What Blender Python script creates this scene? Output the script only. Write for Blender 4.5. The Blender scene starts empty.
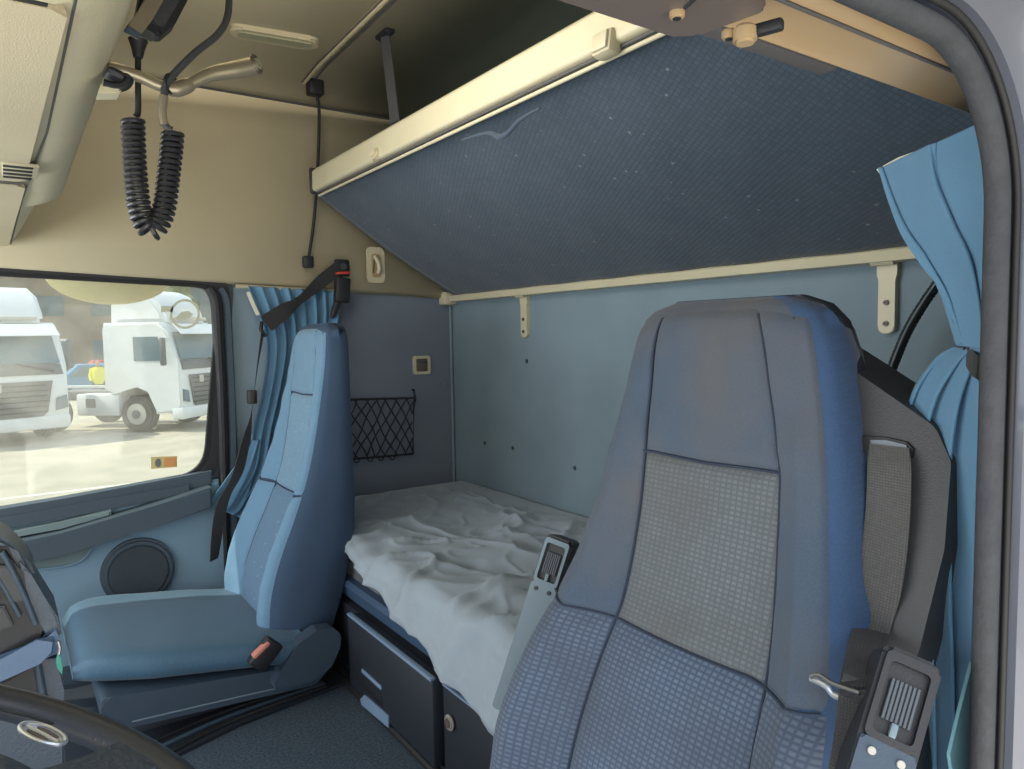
import bpy, bmesh, math, random
from mathutils import Vector, Matrix, noise
random.seed(7)
C = bpy.context.scene.collection
EYE = 0.955                                   # eye height above the cab's carpet
F = 720.0; YAW = math.radians(35.0); PIT = math.radians(4.0); ROLL = math.radians(1.0)
CAM = Vector((0, 0, EYE))
fw = Vector((math.sin(YAW)*math.cos(PIT), math.cos(YAW)*math.cos(PIT), -math.sin(PIT)))
rt = Vector((math.cos(YAW), -math.sin(YAW), 0)); up = rt.cross(fw)
rt, up = rt*math.cos(ROLL)-up*math.sin(ROLL), up*math.cos(ROLL)+rt*math.sin(ROLL)
def P(px, py, X=None, Y=None, Z=None):
    """the point of a real plane (X, Y or Z = constant) measured in the photograph"""
    d = fw + rt*((px-512)/F) - up*((py-384.5)/F)
    if X is not None: t = X/d.x
    elif Y is not None: t = Y/d.y
    else: t = (Z-EYE)/d.z
    return CAM + d*t
# ------------------------------------------------------------------ materials
def lin(c):
    return tuple(((v/255)/12.92 if v/255 <= .04045 else ((v/255+.055)/1.055)**2.4) for v in c)+(1,)
def mat(name, col, rough=.6, metal=0, noise_amt=.0, nscale=8, bump=0, bscale=200, col2=None, sheen=0, coat=0, spec=.5):
    m = bpy.data.materials.new(name); m.use_nodes = True
    nt = m.node_tree; b = nt.nodes['Principled BSDF']
    b.inputs['Base Color'].default_value = lin(col)
    b.inputs['Roughness'].default_value = rough; b.inputs['Metallic'].default_value = metal
    b.inputs['Sheen Weight'].default_value = sheen; b.inputs['Coat Weight'].default_value = coat
    b.inputs['Specular IOR Level'].default_value = spec
    tc = nt.nodes.new('ShaderNodeTexCoord')
    if noise_amt > 0 or col2:
        n = nt.nodes.new('ShaderNodeTexNoise'); n.inputs['Scale'].default_value = nscale; n.inputs['Detail'].default_value = 5
        nt.links.new(tc.outputs['Object'], n.inputs['Vector'])
        mx = nt.nodes.new('ShaderNodeMix'); mx.data_type = 'RGBA'
        c = lin(col); d = lin(col2) if col2 else tuple(max(0, v*(1-noise_amt)) for v in c[:3])+(1,)
        e = c if col2 else tuple(min(1, v*(1+noise_amt)) for v in c[:3])+(1,)
        mx.inputs[6].default_value = e; mx.inputs[7].default_value = d
        r = nt.nodes.new('ShaderNodeMapRange'); r.inputs[1].default_value = .35; r.inputs[2].default_value = .65
        nt.links.new(n.outputs['Fac'], r.inputs[0]); nt.links.new(r.outputs[0], mx.inputs[0])
        nt.links.new(mx.outputs[2], b.inputs['Base Color'])
    if bump > 0:
        n2 = nt.nodes.new('ShaderNodeTexNoise'); n2.inputs['Scale'].default_value = bscale; n2.inputs['Detail'].default_value = 3
        nt.links.new(tc.outputs['Object'], n2.inputs['Vector'])
        bp = nt.nodes.new('ShaderNodeBump'); bp.inputs['Strength'].default_value = bump; bp.inputs['Distance'].default_value = .002
        nt.links.new(n2.outputs['Fac'], bp.inputs['Height']); nt.links.new(bp.outputs[0], b.inputs['Normal'])
    return m
def woven(name, thread, gap, cell, wear=None, bump=.6, rough=.85, dots=None, rot=0, nscale=6, aspect=1.0, mortar=.16):
    """fabric woven in little cells, laid out in metres by the UV map"""
    m = bpy.data.materials.new(name); m.use_nodes = True
    nt = m.node_tree; b = nt.nodes['Principled BSDF']; b.inputs['Roughness'].default_value = rough
    b.inputs['Sheen Weight'].default_value = .15
    uv = nt.nodes.new('ShaderNodeUVMap'); mp = nt.nodes.new('ShaderNodeMapping'); mp.inputs['Rotation'].default_value[2] = rot
    nt.links.new(uv.outputs[0], mp.inputs[0])
    br = nt.nodes.new('ShaderNodeTexBrick'); br.offset = 0; br.squash = 1
    br.inputs['Scale'].default_value = 1; br.inputs['Brick Width'].default_value = cell; br.inputs['Row Height'].default_value = cell*aspect
    br.inputs['Mortar Size'].default_value = cell*mortar; br.inputs['Mortar Smooth'].default_value = 1
    br.inputs['Color1'].default_value = lin(thread); br.inputs['Color2'].default_value = lin(tuple(v*.9 for v in thread)); br.inputs['Mortar'].default_value = lin(gap)
    nt.links.new(mp.outputs[0], br.inputs['Vector'])
    col = br.outputs['Color']
    tc = nt.nodes.new('ShaderNodeTexCoord')
    if dots:
        vo = nt.nodes.new('ShaderNodeTexVoronoi'); vo.feature = 'F1'; vo.inputs['Scale'].default_value = 1/dots[1]; vo.inputs['Randomness'].default_value = .55
        nt.links.new(uv.outputs[0], vo.inputs['Vector'])
        lt = nt.nodes.new('ShaderNodeMath'); lt.operation = 'LESS_THAN'; lt.inputs[1].default_value = .08
        nt.links.new(vo.outputs['Distance'], lt.inputs[0])
        mx = nt.nodes.new('ShaderNodeMix'); mx.data_type = 'RGBA'; mx.inputs[7].default_value = lin(dots[0])
        nt.links.new(lt.outputs[0], mx.inputs[0]); nt.links.new(col, mx.inputs[6]); col = mx.outputs[2]
    if wear:
        n = nt.nodes.new('ShaderNodeTexNoise'); n.inputs['Scale'].default_value = nscale; n.inputs['Detail'].default_value = 4
        nt.links.new(tc.outputs['Object'], n.inputs['Vector'])
        r = nt.nodes.new('ShaderNodeMapRange'); r.inputs[1].default_value = .4; r.inputs[2].default_value = .72; r.inputs[4].default_value = .55
        nt.links.new(n.outputs['Fac'], r.inputs[0])
        mx = nt.nodes.new('ShaderNodeMix'); mx.data_type = 'RGBA'; mx.inputs[7].default_value = lin(wear)
        nt.links.new(r.outputs[0], mx.inputs[0]); nt.links.new(col, mx.inputs[6]); col = mx.outputs[2]
    nt.links.new(col, b.inputs['Base Color'])
    inv = nt.nodes.new('ShaderNodeMath'); inv.operation = 'SUBTRACT'; inv.inputs[0].default_value = 1
    nt.links.new(br.outputs['Fac'], inv.inputs[1])
    bp = nt.nodes.new('ShaderNodeBump'); bp.inputs['Strength'].default_value = bump; bp.inputs['Distance'].default_value = .0012
    nt.links.new(inv.outputs[0], bp.inputs['Height']); nt.links.new(bp.outputs[0], b.inputs['Normal'])
    return m
M = {}
M['cream'] = mat('cream_plastic', (184,177,150), .55, noise_amt=.04, nscale=5, bump=.25, bscale=350)
M['cream_cloth'] = mat('cream_headliner', (190,179,150), .9, noise_amt=.05, nscale=3, bump=.3, bscale=500)
M['ceiling'] = mat('ceiling_cloth', (186,176,148), .92, noise_amt=.05, nscale=3, bump=.3, bscale=500)
M['rail'] = mat('cream_painted_rail', (190,184,158), .38, noise_amt=.03, nscale=9)
M['bluegrey'] = mat('blue_grey_wall_cloth', (112,130,141), .92, noise_amt=.09, nscale=3, bump=.3, bscale=450)
M['pillar'] = mat('lit_blue_pillar', (132,152,166), .8, noise_amt=.04, nscale=4, bump=.2, bscale=400)  # blue-grey pillar, paler because the light on it is put into the colour
M['sidegrey'] = mat('slate_side_panel', (104,114,128), .9, noise_amt=.05, nscale=4, bump=.25, bscale=450)
M['door'] = mat('blue_door_panel', (116,144,164), .75, noise_amt=.06, nscale=4, bump=.3, bscale=300)
M['doordark'] = mat('slate_door_trim', (62,76,88), .55, bump=.3, bscale=400)
M['doorpocket'] = mat('greenish_grey_pocket', (112,130,134), .8, bump=.2, bscale=300)
M['black'] = mat('black_plastic', (30,32,37), .5, bump=.2, bscale=400)
M['blackrub'] = mat('black_rubber', (24,25,28), .65)
M['cordrub'] = mat('shiny_black_cord', (40,41,46), .3)
M['charcoal'] = mat('charcoal_moulded_plastic', (58,60,64), .5, bump=.25, bscale=600)
M['cab'] = mat('dark_locker_plastic', (38,43,52), .5, bump=.2, bscale=300)
M['edge'] = mat('pale_blue_edge', (120,142,168), .45)
M['steelblue'] = mat('blue_bunk_frame', (60,82,108), .5)
M['grille'] = mat('dark_speaker_cloth', (58,68,76), .9, bump=1, bscale=700)
M['seatblue'] = woven('blue_seat_cloth', (52,80,118), (46,72,106), .0016, None, .2, nscale=9)
M['seatside'] = mat('shaded_blue_velour_side', (54,74,100), .9, noise_amt=.05, nscale=9, bump=.2, bscale=500)  # dark velour, with the shade on the seat's side put into the colour
M['seatlight'] = woven('light_blue_seat_cloth', (104,142,172), (92,128,158), .0016, None, .2)
M['seatworn'] = woven('worn_blue_seat_cloth', (66,82,102), (60,75,95), .0016, (104,92,78), .2, nscale=4)
M['seatribbed'] = woven('ribbed_blue_insert', (112,148,176), (98,134,162), .006, None, .4)
M['seatdots'] = woven('dotted_blue_insert', (90,124,154), (82,114,144), .005, None, .3, dots=((150,176,198), .035))
M['waffle'] = woven('waffle_blue_grey_insert', (104,112,118), (80,87,96), .0084, (78,78,78), .3, nscale=7, aspect=.8, mortar=.3)
M['waffleblue'] = woven('waffle_blue_insert', (96,112,134), (58,74,100), .0090, (58,64,76), .3, nscale=6, aspect=.75, mortar=.3)
M['seatcush'] = woven('blue_cushion_cloth', (64,100,126), (56,90,116), .0016, None, .2, rough=.6)
M['piping'] = mat('dark_blue_seam', (36,48,68), .8)
M['shell'] = mat('dark_seat_shell', (44,50,60), .6, bump=.3, bscale=300)
M['seatplastic'] = mat('slate_seat_plastic', (54,70,86), .55, bump=.2, bscale=300)
M['bunk'] = woven('dark_blue_bunk_cloth', (64,80,96), (48,62,80), .0105, None, .35, dots=((104,114,126), .045), rot=.5)
M['curtain'] = mat('blue_curtain_cloth', (90,131,162), .85, noise_amt=.05, nscale=9, bump=.3, bscale=600, sheen=.1)
M['lining'] = mat('white_curtain_lining', (215,212,196), .9)
M['tealcloth'] = mat('teal_curtain_lining', (120,170,186), .85)
M['blanket'] = mat('grey_quilted_blanket', (148,161,174), .95, noise_amt=.06, nscale=4, bump=.4, bscale=350, sheen=.2)
M['mattress'] = mat('dark_ruffled_sheet', (92,98,104), .95, noise_amt=.25, nscale=25, bump=.5, bscale=120)
M['carpet'] = mat('slate_carpet', (72,84,96), 1, noise_amt=.3, nscale=160, bump=1, bscale=500, spec=.1)
M['belt'] = woven('black_belt_webbing', (46,46,50), (30,30,34), .003, None, .6, rough=.7)
M['beltgrey'] = woven('grey_belt_webbing', (88,88,88), (62,62,64), .003, None, .6, rough=.7)
M['chrome'] = mat('chrome', (215,220,228), .3, .85)
M['steel'] = mat('satin_steel', (150,152,156), .35, 1)
M['silverpl'] = mat('warm_silver_tube', (150,142,122), .35, .5)
M['red'] = mat('red_button', (190,60,50), .45)
M['pinkred'] = mat('faded_red_button', (190,120,110), .5)
M['grey'] = mat('ridged_grey', (112,120,130), .5)
M['ridge'] = mat('ridged_dark_grey', (74,80,88), .5)
M['palegrey'] = mat('pale_grey_plastic', (104,122,134), .5)
M['brownplate'] = mat('taupe_metal_plate', (104,94,90), .4, .3)
M['header'] = mat('tan_header_trim', (160,138,106), .35, coat=.3)
M['headerdark'] = mat('dark_header_trim', (78,76,78), .6)
M['seal'] = mat('grey_rubber_seal', (52,54,59), .8, noise_amt=.12, nscale=60, bump=.5, bscale=200)
M['paint'] = mat('silver_blue_paint', (84,88,100), .4, .1, coat=.2)
M['paintpale'] = mat('pale_inner_flange', (168,166,168), .4, .2)
M['yellow'] = mat('yellow_plastic', (220,200,40), .5)
M['green'] = mat('turquoise_enamel', (30,140,124), .35)
M['knob'] = mat('satin_lock_knob', (170,168,160), .45, .4)
M['white'] = mat('white_truck_paint', (226,230,232), .45, coat=.3)
M['truckgrey'] = mat('truck_grey_plastic', (110,112,114), .7)
M['truckglass'] = mat('truck_windscreen', (96,120,130), .35)
M['tyre'] = mat('tyre_rubber', (70,68,66), .9)
M['rim'] = mat('wheel_rim', (190,188,180), .5)
M['asphalt'] = mat('sunlit_asphalt', (176,168,150), .95, noise_amt=.12, nscale=1.2)
M['line'] = mat('road_line', (225,222,205), .8)
M['build'] = mat('brown_building', (150,138,122), .9, noise_amt=.2, nscale=.7)
M['buildb'] = mat('grey_building', (128,140,146), .9, noise_amt=.15, nscale=.7)
M['leaf'] = mat('tree_leaf', (120,128,84), .9, noise_amt=.4, nscale=3)
M['hivis'] = mat('yellow_hi_vis', (225,225,40), .7)
M['navy'] = mat('navy_trousers', (50,60,80), .9)
M['skin'] = mat('skin', (190,145,120), .7)
M['carblue'] = mat('blue_car_paint', (90,140,175), .4)
M['carred'] = mat('red_car_paint', (190,70,70), .4)
M['orange'] = mat('orange_sticker', (215,150,90), .6)
M['stickyel'] = mat('yellow_sticker', (205,190,130), .6)
M['mirrorhousing'] = mat('cream_mirror_housing', (214,200,150), .6)
M['dash'] = mat('slate_dash_plastic', (70,82,96), .45, bump=.5, bscale=250)
M['dashblue'] = mat('blue_dash_plastic', (84,108,140), .45, bump=.3, bscale=250)
M['wheelpad'] = mat('leather_grain_pad', (62,72,84), .42, bump=1.0, bscale=160)
M['wheelrim'] = mat('dark_wheel_rim', (44,48,56), .35, bump=.15, bscale=300)
M['decal'] = mat('pale_decal', (196,198,176), .6)
M['led'] = mat('lamp_lens', (150,150,125), .4)
# dusty side window glass
def glassmat():
    m = bpy.data.materials.new('dusty_window_glass'); m.use_nodes = True
    nt = m.node_tree; nt.nodes.clear()
    out = nt.nodes.new('ShaderNodeOutputMaterial')
    tr = nt.nodes.new('ShaderNodeBsdfTransparent'); tr.inputs[0].default_value = (.93,.96,.94,1)
    df = nt.nodes.new('ShaderNodeBsdfTranslucent'); df.inputs[0].default_value = (.9,.86,.74,1)
    d2 = nt.nodes.new('ShaderNodeBsdfDiffuse'); d2.inputs[0].default_value = (.8,.78,.7,1)
    gl = nt.nodes.new('ShaderNodeBsdfGlossy'); gl.inputs['Roughness'].default_value = .05
    ad = nt.nodes.new('ShaderNodeMixShader'); ad.inputs[0].default_value = .5
    nt.links.new(df.outputs[0], ad.inputs[1]); nt.links.new(d2.outputs[0], ad.inputs[2])
    tc = nt.nodes.new('ShaderNodeTexCoord'); n = nt.nodes.new('ShaderNodeTexNoise'); n.inputs['Scale'].default_value = 7; n.inputs['Detail'].default_value = 8
    nt.links.new(tc.outputs['Object'], n.inputs['Vector'])
    r = nt.nodes.new('ShaderNodeMapRange'); r.inputs[1].default_value = .35; r.inputs[2].default_value = .7; r.inputs[3].default_value = .06; r.inputs[4].default_value = .2
    nt.links.new(n.outputs['Fac'], r.inputs[0])
    m1 = nt.nodes.new('ShaderNodeMixShader'); nt.links.new(r.outputs[0], m1.inputs[0]); nt.links.new(tr.outputs[0], m1.inputs[1]); nt.links.new(ad.outputs[0], m1.inputs[2])
    m2 = nt.nodes.new('ShaderNodeMixShader'); m2.inputs[0].default_value = .02; nt.links.new(m1.outputs[0], m2.inputs[1]); nt.links.new(gl.outputs[0], m2.inputs[2])
    nt.links.new(m2.outputs[0], out.inputs[0])
    return m
M['glass'] = glassmat()
# ------------------------------------------------------------------ mesh helpers
def link(o, parent=None):
    C.objects.link(o)
    if parent is not None:
        o.parent = parent; o.matrix_parent_inverse = wm(parent).inverted()
    return o
def wm(o):
    m = o.matrix_basis.copy()
    if o.parent: m = wm(o.parent) @ o.matrix_parent_inverse @ m
    return m
def mk(name, verts, faces, m, parent=None, smooth=True, uvs=None):
    me = bpy.data.meshes.new(name); me.from_pydata([tuple(v) for v in verts], [], faces); me.update()
    o = bpy.data.objects.new(name, me)
    ms = m if isinstance(m, (list, tuple)) else [m]
    for x in ms: me.materials.append(x)
    if uvs:
        l = me.uv_layers.new(name='UVMap')
        for lp in me.loops: l.data[lp.index].uv = uvs[lp.vertex_index]
    if smooth:
        for p in me.polygons: p.use_smooth = True
    return link(o, parent)
def from_bm(name, bm, m, parent=None, smooth=True, angle=35):
    bmesh.ops.recalc_face_normals(bm, faces=bm.faces)
    me = bpy.data.meshes.new(name); bm.to_mesh(me); bm.free(); me.materials.append(m)
    if smooth:
        me.shade_smooth() if hasattr(me, 'shade_smooth') else None
        for p in me.polygons: p.use_smooth = True
        try: me.set_sharp_from_angle(angle=math.radians(angle))
        except Exception: pass
    return link(bpy.data.objects.new(name, me), parent)
def empty(name, loc, label, cat, group=None):
    o = bpy.data.objects.new(name, None); C.objects.link(o); o.location = loc; o.empty_display_size = .05
    return tag(o, label, cat, group)
def tag(o, label=None, cat=None, group=None, kind=None):
    if label: o['label'] = label
    if cat: o['category'] = cat
    if group: o['group'] = group
    if kind: o['kind'] = kind
    return o
def struct(o): o['kind'] = 'structure'; return o
def frame(loc, rot=(0,0,0)):
    from mathutils import Euler
    return Matrix.Translation(Vector(loc)) @ Euler(rot).to_matrix().to_4x4()
def axes(o, x, y, z):
    m = Matrix((x, y, z)).transposed().to_4x4(); m.translation = o; return m
def add_box(bm, size, mtx, bev=0, seg=2):
    r = bmesh.ops.create_cube(bm, size=1, matrix=mtx @ Matrix.Diagonal((size[0], size[1], size[2], 1)))
    if bev > 0:
        es = list({e for v in r['verts'] for e in v.link_edges})
        bmesh.ops.bevel(bm, geom=es, offset=bev, segments=seg, affect='EDGES', profile=.5, clamp_overlap=True)
def box(name, size, loc, m, parent=None, rot=(0,0,0), bev=.004, seg=2, mtx=None):
    bm = bmesh.new(); add_box(bm, size, mtx if mtx is not None else frame(loc, rot), bev, seg)
    return from_bm(name, bm, m, parent)
def box2(name, a, b, m, parent=None, bev=.004, seg=2):
    a, b = Vector(a), Vector(b); return box(name, [abs(b[i]-a[i]) for i in range(3)], (a+b)/2, m, parent, bev=bev, seg=seg)
def smoothpath(pts, n=8):
    pts = [Vector(p) for p in pts]; out = []
    for i in range(len(pts)-1):
        p0 = pts[max(i-1,0)]; p1 = pts[i]; p2 = pts[i+1]; p3 = pts[min(i+2,len(pts)-1)]
        for k in range(n):
            t = k/n
            out.append(.5*((2*p1)+(-p0+p2)*t+(2*p0-5*p1+4*p2-p3)*t*t+(-p0+3*p1-3*p2+p3)*t**3))
    out.append(pts[-1]); return out
def add_tube(bm, pts, r, seg=10, closed=False, cap=True):
    pts = [Vector(p) for p in pts]; n = len(pts)
    rs = r if isinstance(r, (list, tuple)) else [r]*n
    nrm = None; rings = []
    for i, p in enumerate(pts):
        if closed: t = (pts[(i+1) % n]-pts[i-1])
        else: t = pts[min(i+1,n-1)]-pts[max(i-1,0)]
        t.normalize()
        if nrm is None:
            a = Vector((0,0,1)) if abs(t.z) < .9 else Vector((1,0,0)); nrm = (a-t*a.dot(t)).normalized()
        else: nrm = (nrm-t*nrm.dot(t)).normalized()
        b = t.cross(nrm)
        rings.append([bm.verts.new(p+(nrm*math.cos(2*math.pi*k/seg)+b*math.sin(2*math.pi*k/seg))*rs[i]) for k in range(seg)])
    for i in range(n if closed else n-1):
        A, B = rings[i], rings[(i+1) % n]
        for k in range(seg): bm.faces.new((A[k], A[(k+1) % seg], B[(k+1) % seg], B[k]))
    if cap and not closed:
        bm.faces.new(rings[0]); bm.faces.new(rings[-1])
def tube(name, pts, r, m, parent=None, seg=10, closed=False, n=0):
    if n:
        if isinstance(r, (list, tuple)):
            L = len(pts)-1; r2 = []
            for i in range(L):
                for k in range(n): r2.append(r[i]+(r[i+1]-r[i])*k/n)
            r = r2+[r[-1]]
        pts = smoothpath(pts, n)
    bm = bmesh.new(); add_tube(bm, pts, r, seg, closed); return from_bm(name, bm, m, parent)
def add_disc(bm, c, ax, r, h, seg=24, bev=0):
    """a cylinder of height h standing on c along ax"""
    ax = Vector(ax).normalized(); q = Vector((0,0,1)).rotation_difference(ax).to_matrix().to_4x4()
    m = Matrix.Translation(Vector(c)+ax*h/2) @ q
    rr = bmesh.ops.create_cone(bm, cap_ends=True, segments=seg, radius1=r, radius2=r, depth=h, matrix=m)
    if bev:
        es = list({e for v in rr['verts'] for e in v.link_edges if abs((e.verts[0].co-e.verts[1].co).normalized().dot(ax)) < .5})
        bmesh.ops.bevel(bm, geom=es, offset=bev, segments=2, affect='EDGES')
def disc(name, c, ax, r, h, m, parent=None, seg=24, bev=0):
    bm = bmesh.new(); add_disc(bm, c, ax, r, h, seg, bev); return from_bm(name, bm, m, parent)
def add_prism(bm, pts, ext, bev=0, seg=2):
    """polygon of 3D points pushed along ext"""
    ext = Vector(ext); a = [bm.verts.new(Vector(p)) for p in pts]; b = [bm.verts.new(Vector(p)+ext) for p in pts]
    fs = [bm.faces.new(a), bm.faces.new(b[::-1])]; n = len(pts)
    for i in range(n): bm.faces.new((a[i], b[i], b[(i+1) % n], a[(i+1) % n]))
    if bev:
        es = list({e for f in fs for e in f.edges}); bmesh.ops.bevel(bm, geom=es, offset=bev, segments=seg, affect='EDGES', clamp_overlap=True)
def prism(name, pts, ext, m, parent=None, bev=0, seg=2, angle=35):
    bm = bmesh.new(); add_prism(bm, pts, ext, bev, seg); return from_bm(name, bm, m, parent, angle=angle)
def roundpoly(pts, r, n=6):
    """2D polygon with rounded corners"""
    out = []; N = len(pts)
    for i in range(N):
        p = Vector(pts[i]); a = Vector(pts[i-1])-p; b = Vector(pts[(i+1) % N])-p
        rr = r[i] if isinstance(r, (list, tuple)) else r
        la, lb = a.length, b.length; a.normalize(); b.normalize()
        ang = a.angle(b); d = min(rr/math.tan(ang/2), la*.49, lb*.49)
        s, e = p+a*d, p+b*d
        for k in range(n+1):
            t = k/n; out.append(s*(1-t)**2+p*2*t*(1-t)+e*t*t)
    return out
def sweep(name, path, prof, m, parent=None, side=Vector((0,1,0)), angle=40):
    """closed 2D profile (n, s) carried along a planar path whose plane's normal is side"""
    pts = [Vector(p) for p in path]; bm = bmesh.new(); rings = []
    for i, p in enumerate(pts):
        t = (pts[min(i+1,len(pts)-1)]-pts[max(i-1,0)]).normalized(); nn = side.cross(t).normalized()
        rings.append([bm.verts.new(p+nn*a+side*b) for a, b in prof])
    k = len(prof)
    for i in range(len(pts)-1):
        for j in range(k): bm.faces.new((rings[i][j], rings[i][(j+1) % k], rings[i+1][(j+1) % k], rings[i+1][j]))
    bm.faces.new(rings[0]); bm.faces.new(rings[-1]); return from_bm(name, bm, m, parent, angle=angle)
def ribbon(name, pts, wdir, w, m, parent=None, th=.0016, n=8):
    """strap: centre line, width direction per point"""
    K = len(pts); wd = wdir if isinstance(wdir, list) else [wdir]*K; ws = w if isinstance(w, list) else [w]*K
    C3 = smoothpath(pts, n); W3 = smoothpath([Vector(a) for a in wd], n); WW = smoothpath([Vector((a,0,0)) for a in ws], n)
    V = []; U = []; L = 0
    for i, c in enumerate(C3):
        t = (C3[min(i+1,len(C3)-1)]-C3[max(i-1,0)]).normalized(); w_ = W3[i].normalized(); nn = t.cross(w_).normalized(); hw = WW[i].x/2
        if i: L += (C3[i]-C3[i-1]).length
        for s, q in ((-1,-1),(-1,1),(1,1),(1,-1)):
            V.append(c+w_*s*hw+nn*q*th/2); U.append((s*hw, L))
    Fc = []
    for i in range(len(C3)-1):
        for k in range(4): Fc.append((4*i+k, 4*i+(k+1) % 4, 4*i+4+(k+1) % 4, 4*i+4+k))
    Fc += [(0,1,2,3), tuple(4*(len(C3)-1)+k for k in (3,2,1,0))]
    o = mk(name, V, Fc, m, parent, True, U)
    try: o.data.set_sharp_from_angle(angle=math.radians(40))
    except Exception: pass
    return o
def lerp_table(tab, z):
    """tab rows sorted by falling z; smooth (Hermite) interpolation of the rest"""
    if z >= tab[0][0]: return tab[0][1:]
    if z <= tab[-1][0]: return tab[-1][1:]
    for i in range(len(tab)-1):
        if tab[i][0] >= z >= tab[i+1][0]:
            t = (z-tab[i][0])/(tab[i+1][0]-tab[i][0]); out = []
            for k in range(1, len(tab[0])):
                a, b = tab[i][k], tab[i+1][k]; h = tab[i+1][0]-tab[i][0]
                def sl(j):
                    if j <= 0 or j >= len(tab)-1: return (b-a)/h
                    return (tab[j+1][k]-tab[j-1][k])/(tab[j+1][0]-tab[j-1][0])
                m0, m1 = sl(i)*h, sl(i+1)*h
                out.append((2*t**3-3*t*t+1)*a+(t**3-2*t*t+t)*m0+(-2*t**3+3*t*t)*b+(t**3-t*t)*m1)
            return tuple(out)
# ================================================================== SETTING
Z = lambda r: EYE+r                           # heights given relative to the eye
YW = 2.5; XR = 1.46; ZC = Z(.90)
struct(box2('floor', (-1.3,.2,-.06), (XR,YW+.02,0), M['carpet'], bev=0))
struct(box2('wall_rear', (XR,.2,-.06), (XR+.05,YW+.05,Z(.95)), M['bluegrey'], bev=0))
# side wall on the passenger side, behind the door: lower slate panel and upper cream panel
struct(box2('wall_right', (.6,YW,-.06), (XR,YW+.05,Z(.19)), M['sidegrey'], bev=0))
# upper cream wall with the crease that rolls over into the ceiling
def strip(name, prof, x0, x1, m):              # prof: (y, z) list swept along X
    V = []; Fc = []
    for y, z in prof: V += [(x0,y,z), (x1,y,z)]
    n = len(prof)
    for i in range(n-1): Fc.append((2*i, 2*i+1, 2*i+3, 2*i+2))
    o = mk(name, V, Fc, m, None, True)
    s = o.modifiers.new('s', 'SOLIDIFY'); s.thickness = .002; s.offset = 1
    return struct(o)
uw = strip('trim_1', [(2.492,Z(.185)),(2.482,Z(.183)),(2.47,Z(.195)),(2.468,Z(.3)),(2.47,Z(.5)),(2.48,Z(.7)),(2.49,Z(.805))], -.9, 1.44, M['cream_cloth'])
for v in uw.data.vertices:
    if v.co.z < Z(.25): v.co.z += (-.039 if v.co.x > 0 else .065)
prof = [(2.49,Z(.802)),(2.47,Z(.82)),(2.4,Z(.85)),(2.25,Z(.87)),(1.4,Z(.895)),(.55,Z(.87)),(.3,Z(.85))]
strip('ceiling', prof, -1.2, XR+.01, M['ceiling'])
tube('ceiling_seam', [(-.9,2.487,Z(.802)),(XR,2.487,Z(.802))], .004, M['headerdark']).__setitem__('kind','structure')
# groove across the ceiling
g = sweep('trim_2', [(.865,2.4,Z(.85)),(.865,2.25,Z(.865)),(.865,1.4,Z(.89)),(.865,.5,Z(.865))], [(-.012,-.012),(.012,-.012),(.012,-.005),(.004,-.001),(-.004,-.001),(-.012,-.005)], M['ceiling'], side=Vector((1,0,0)))
g2 = struct(g)
struct(tube('trim_3', [(.852,2.4,Z(.847)),(.852,2.25,Z(.862)),(.852,1.4,Z(.887)),(.852,.5,Z(.862))], .003, M['headerdark']))
struct(tube('trim_4', [(.882,2.4,Z(.847)),(.882,2.25,Z(.862)),(.882,1.4,Z(.887)),(.882,.5,Z(.862))], .003, M['headerdark']))
# cream corner block of the panel meeting the rear wall, and the corner bead
struct(box2('trim_5', (1.40,2.445,Z(.118)), (1.458,2.495,Z(.17)), M['rail'], bev=.008))
struct(tube('trim_6', [(1.452,2.492,Z(-.6)),(1.452,2.492,Z(.12))], .006, M['bluegrey']))
struct(box2('trim_15', (.613,2.493,Z(-.97)), (.83,2.499,Z(.17)), M['pillar'], bev=.001))
# ---- driver-side wall with its door opening (seen at the right edge)
def arcpath(x1, ztop, r, z0, x0, n=14):
    p = [Vector((x1,0,z0)), Vector((x1,0,(z0+ztop)/2)), Vector((x1,0,ztop-r))]
    for k in range(1, n+1):
        a = math.pi/2*k/n; p.append(Vector((x1-r+r*math.cos(a),0,ztop-r+r*math.sin(a))))
    p.append(Vector((x0,0,ztop))); return p
def dpath(x1, zt, r, y):
    return [Vector((p.x, y, Z(p.z))) for p in arcpath(x1, zt, r, -1.05, -.7)]
circ = lambda r, n=12, sx=1: [(r*sx*math.cos(2*math.pi*k/n), r*math.sin(2*math.pi*k/n)) for k in range(n)]
door_seal = tag(sweep('door_seal', dpath(.675,.215,.122,.262), circ(.0095, 12), M['seal']), 'grey ribbed rubber seal running round the near door opening', 'door seal')
sweepb = struct(sweep('trim_7', dpath(.6865,.2265,.134,.252), circ(.003, 10), M['blackrub']))
# painted flange, inner pale lip then silver-blue outer face
lip = [(-.004,.0),(.003,-.005),(.010,-.014),(.018,-.030),(.028,-.042),(.04,-.048),(.04,.03),(-.004,.03)]
struct(sweep('wall_left', dpath(.692,.232,.14,.243), lip, M['paint']))
struct(sweep('trim_8', dpath(.692,.232,.14,.243), [(.034,-.046),(.042,-.056),(.10,-.075),(.20,-.07),(.20,.0),(.036,0)], M['blackrub']))
struct(box2('wall_left_pillar', (.80,.275,-.06), (XR,.30,ZC), M['bluegrey'], bev=0))
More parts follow.
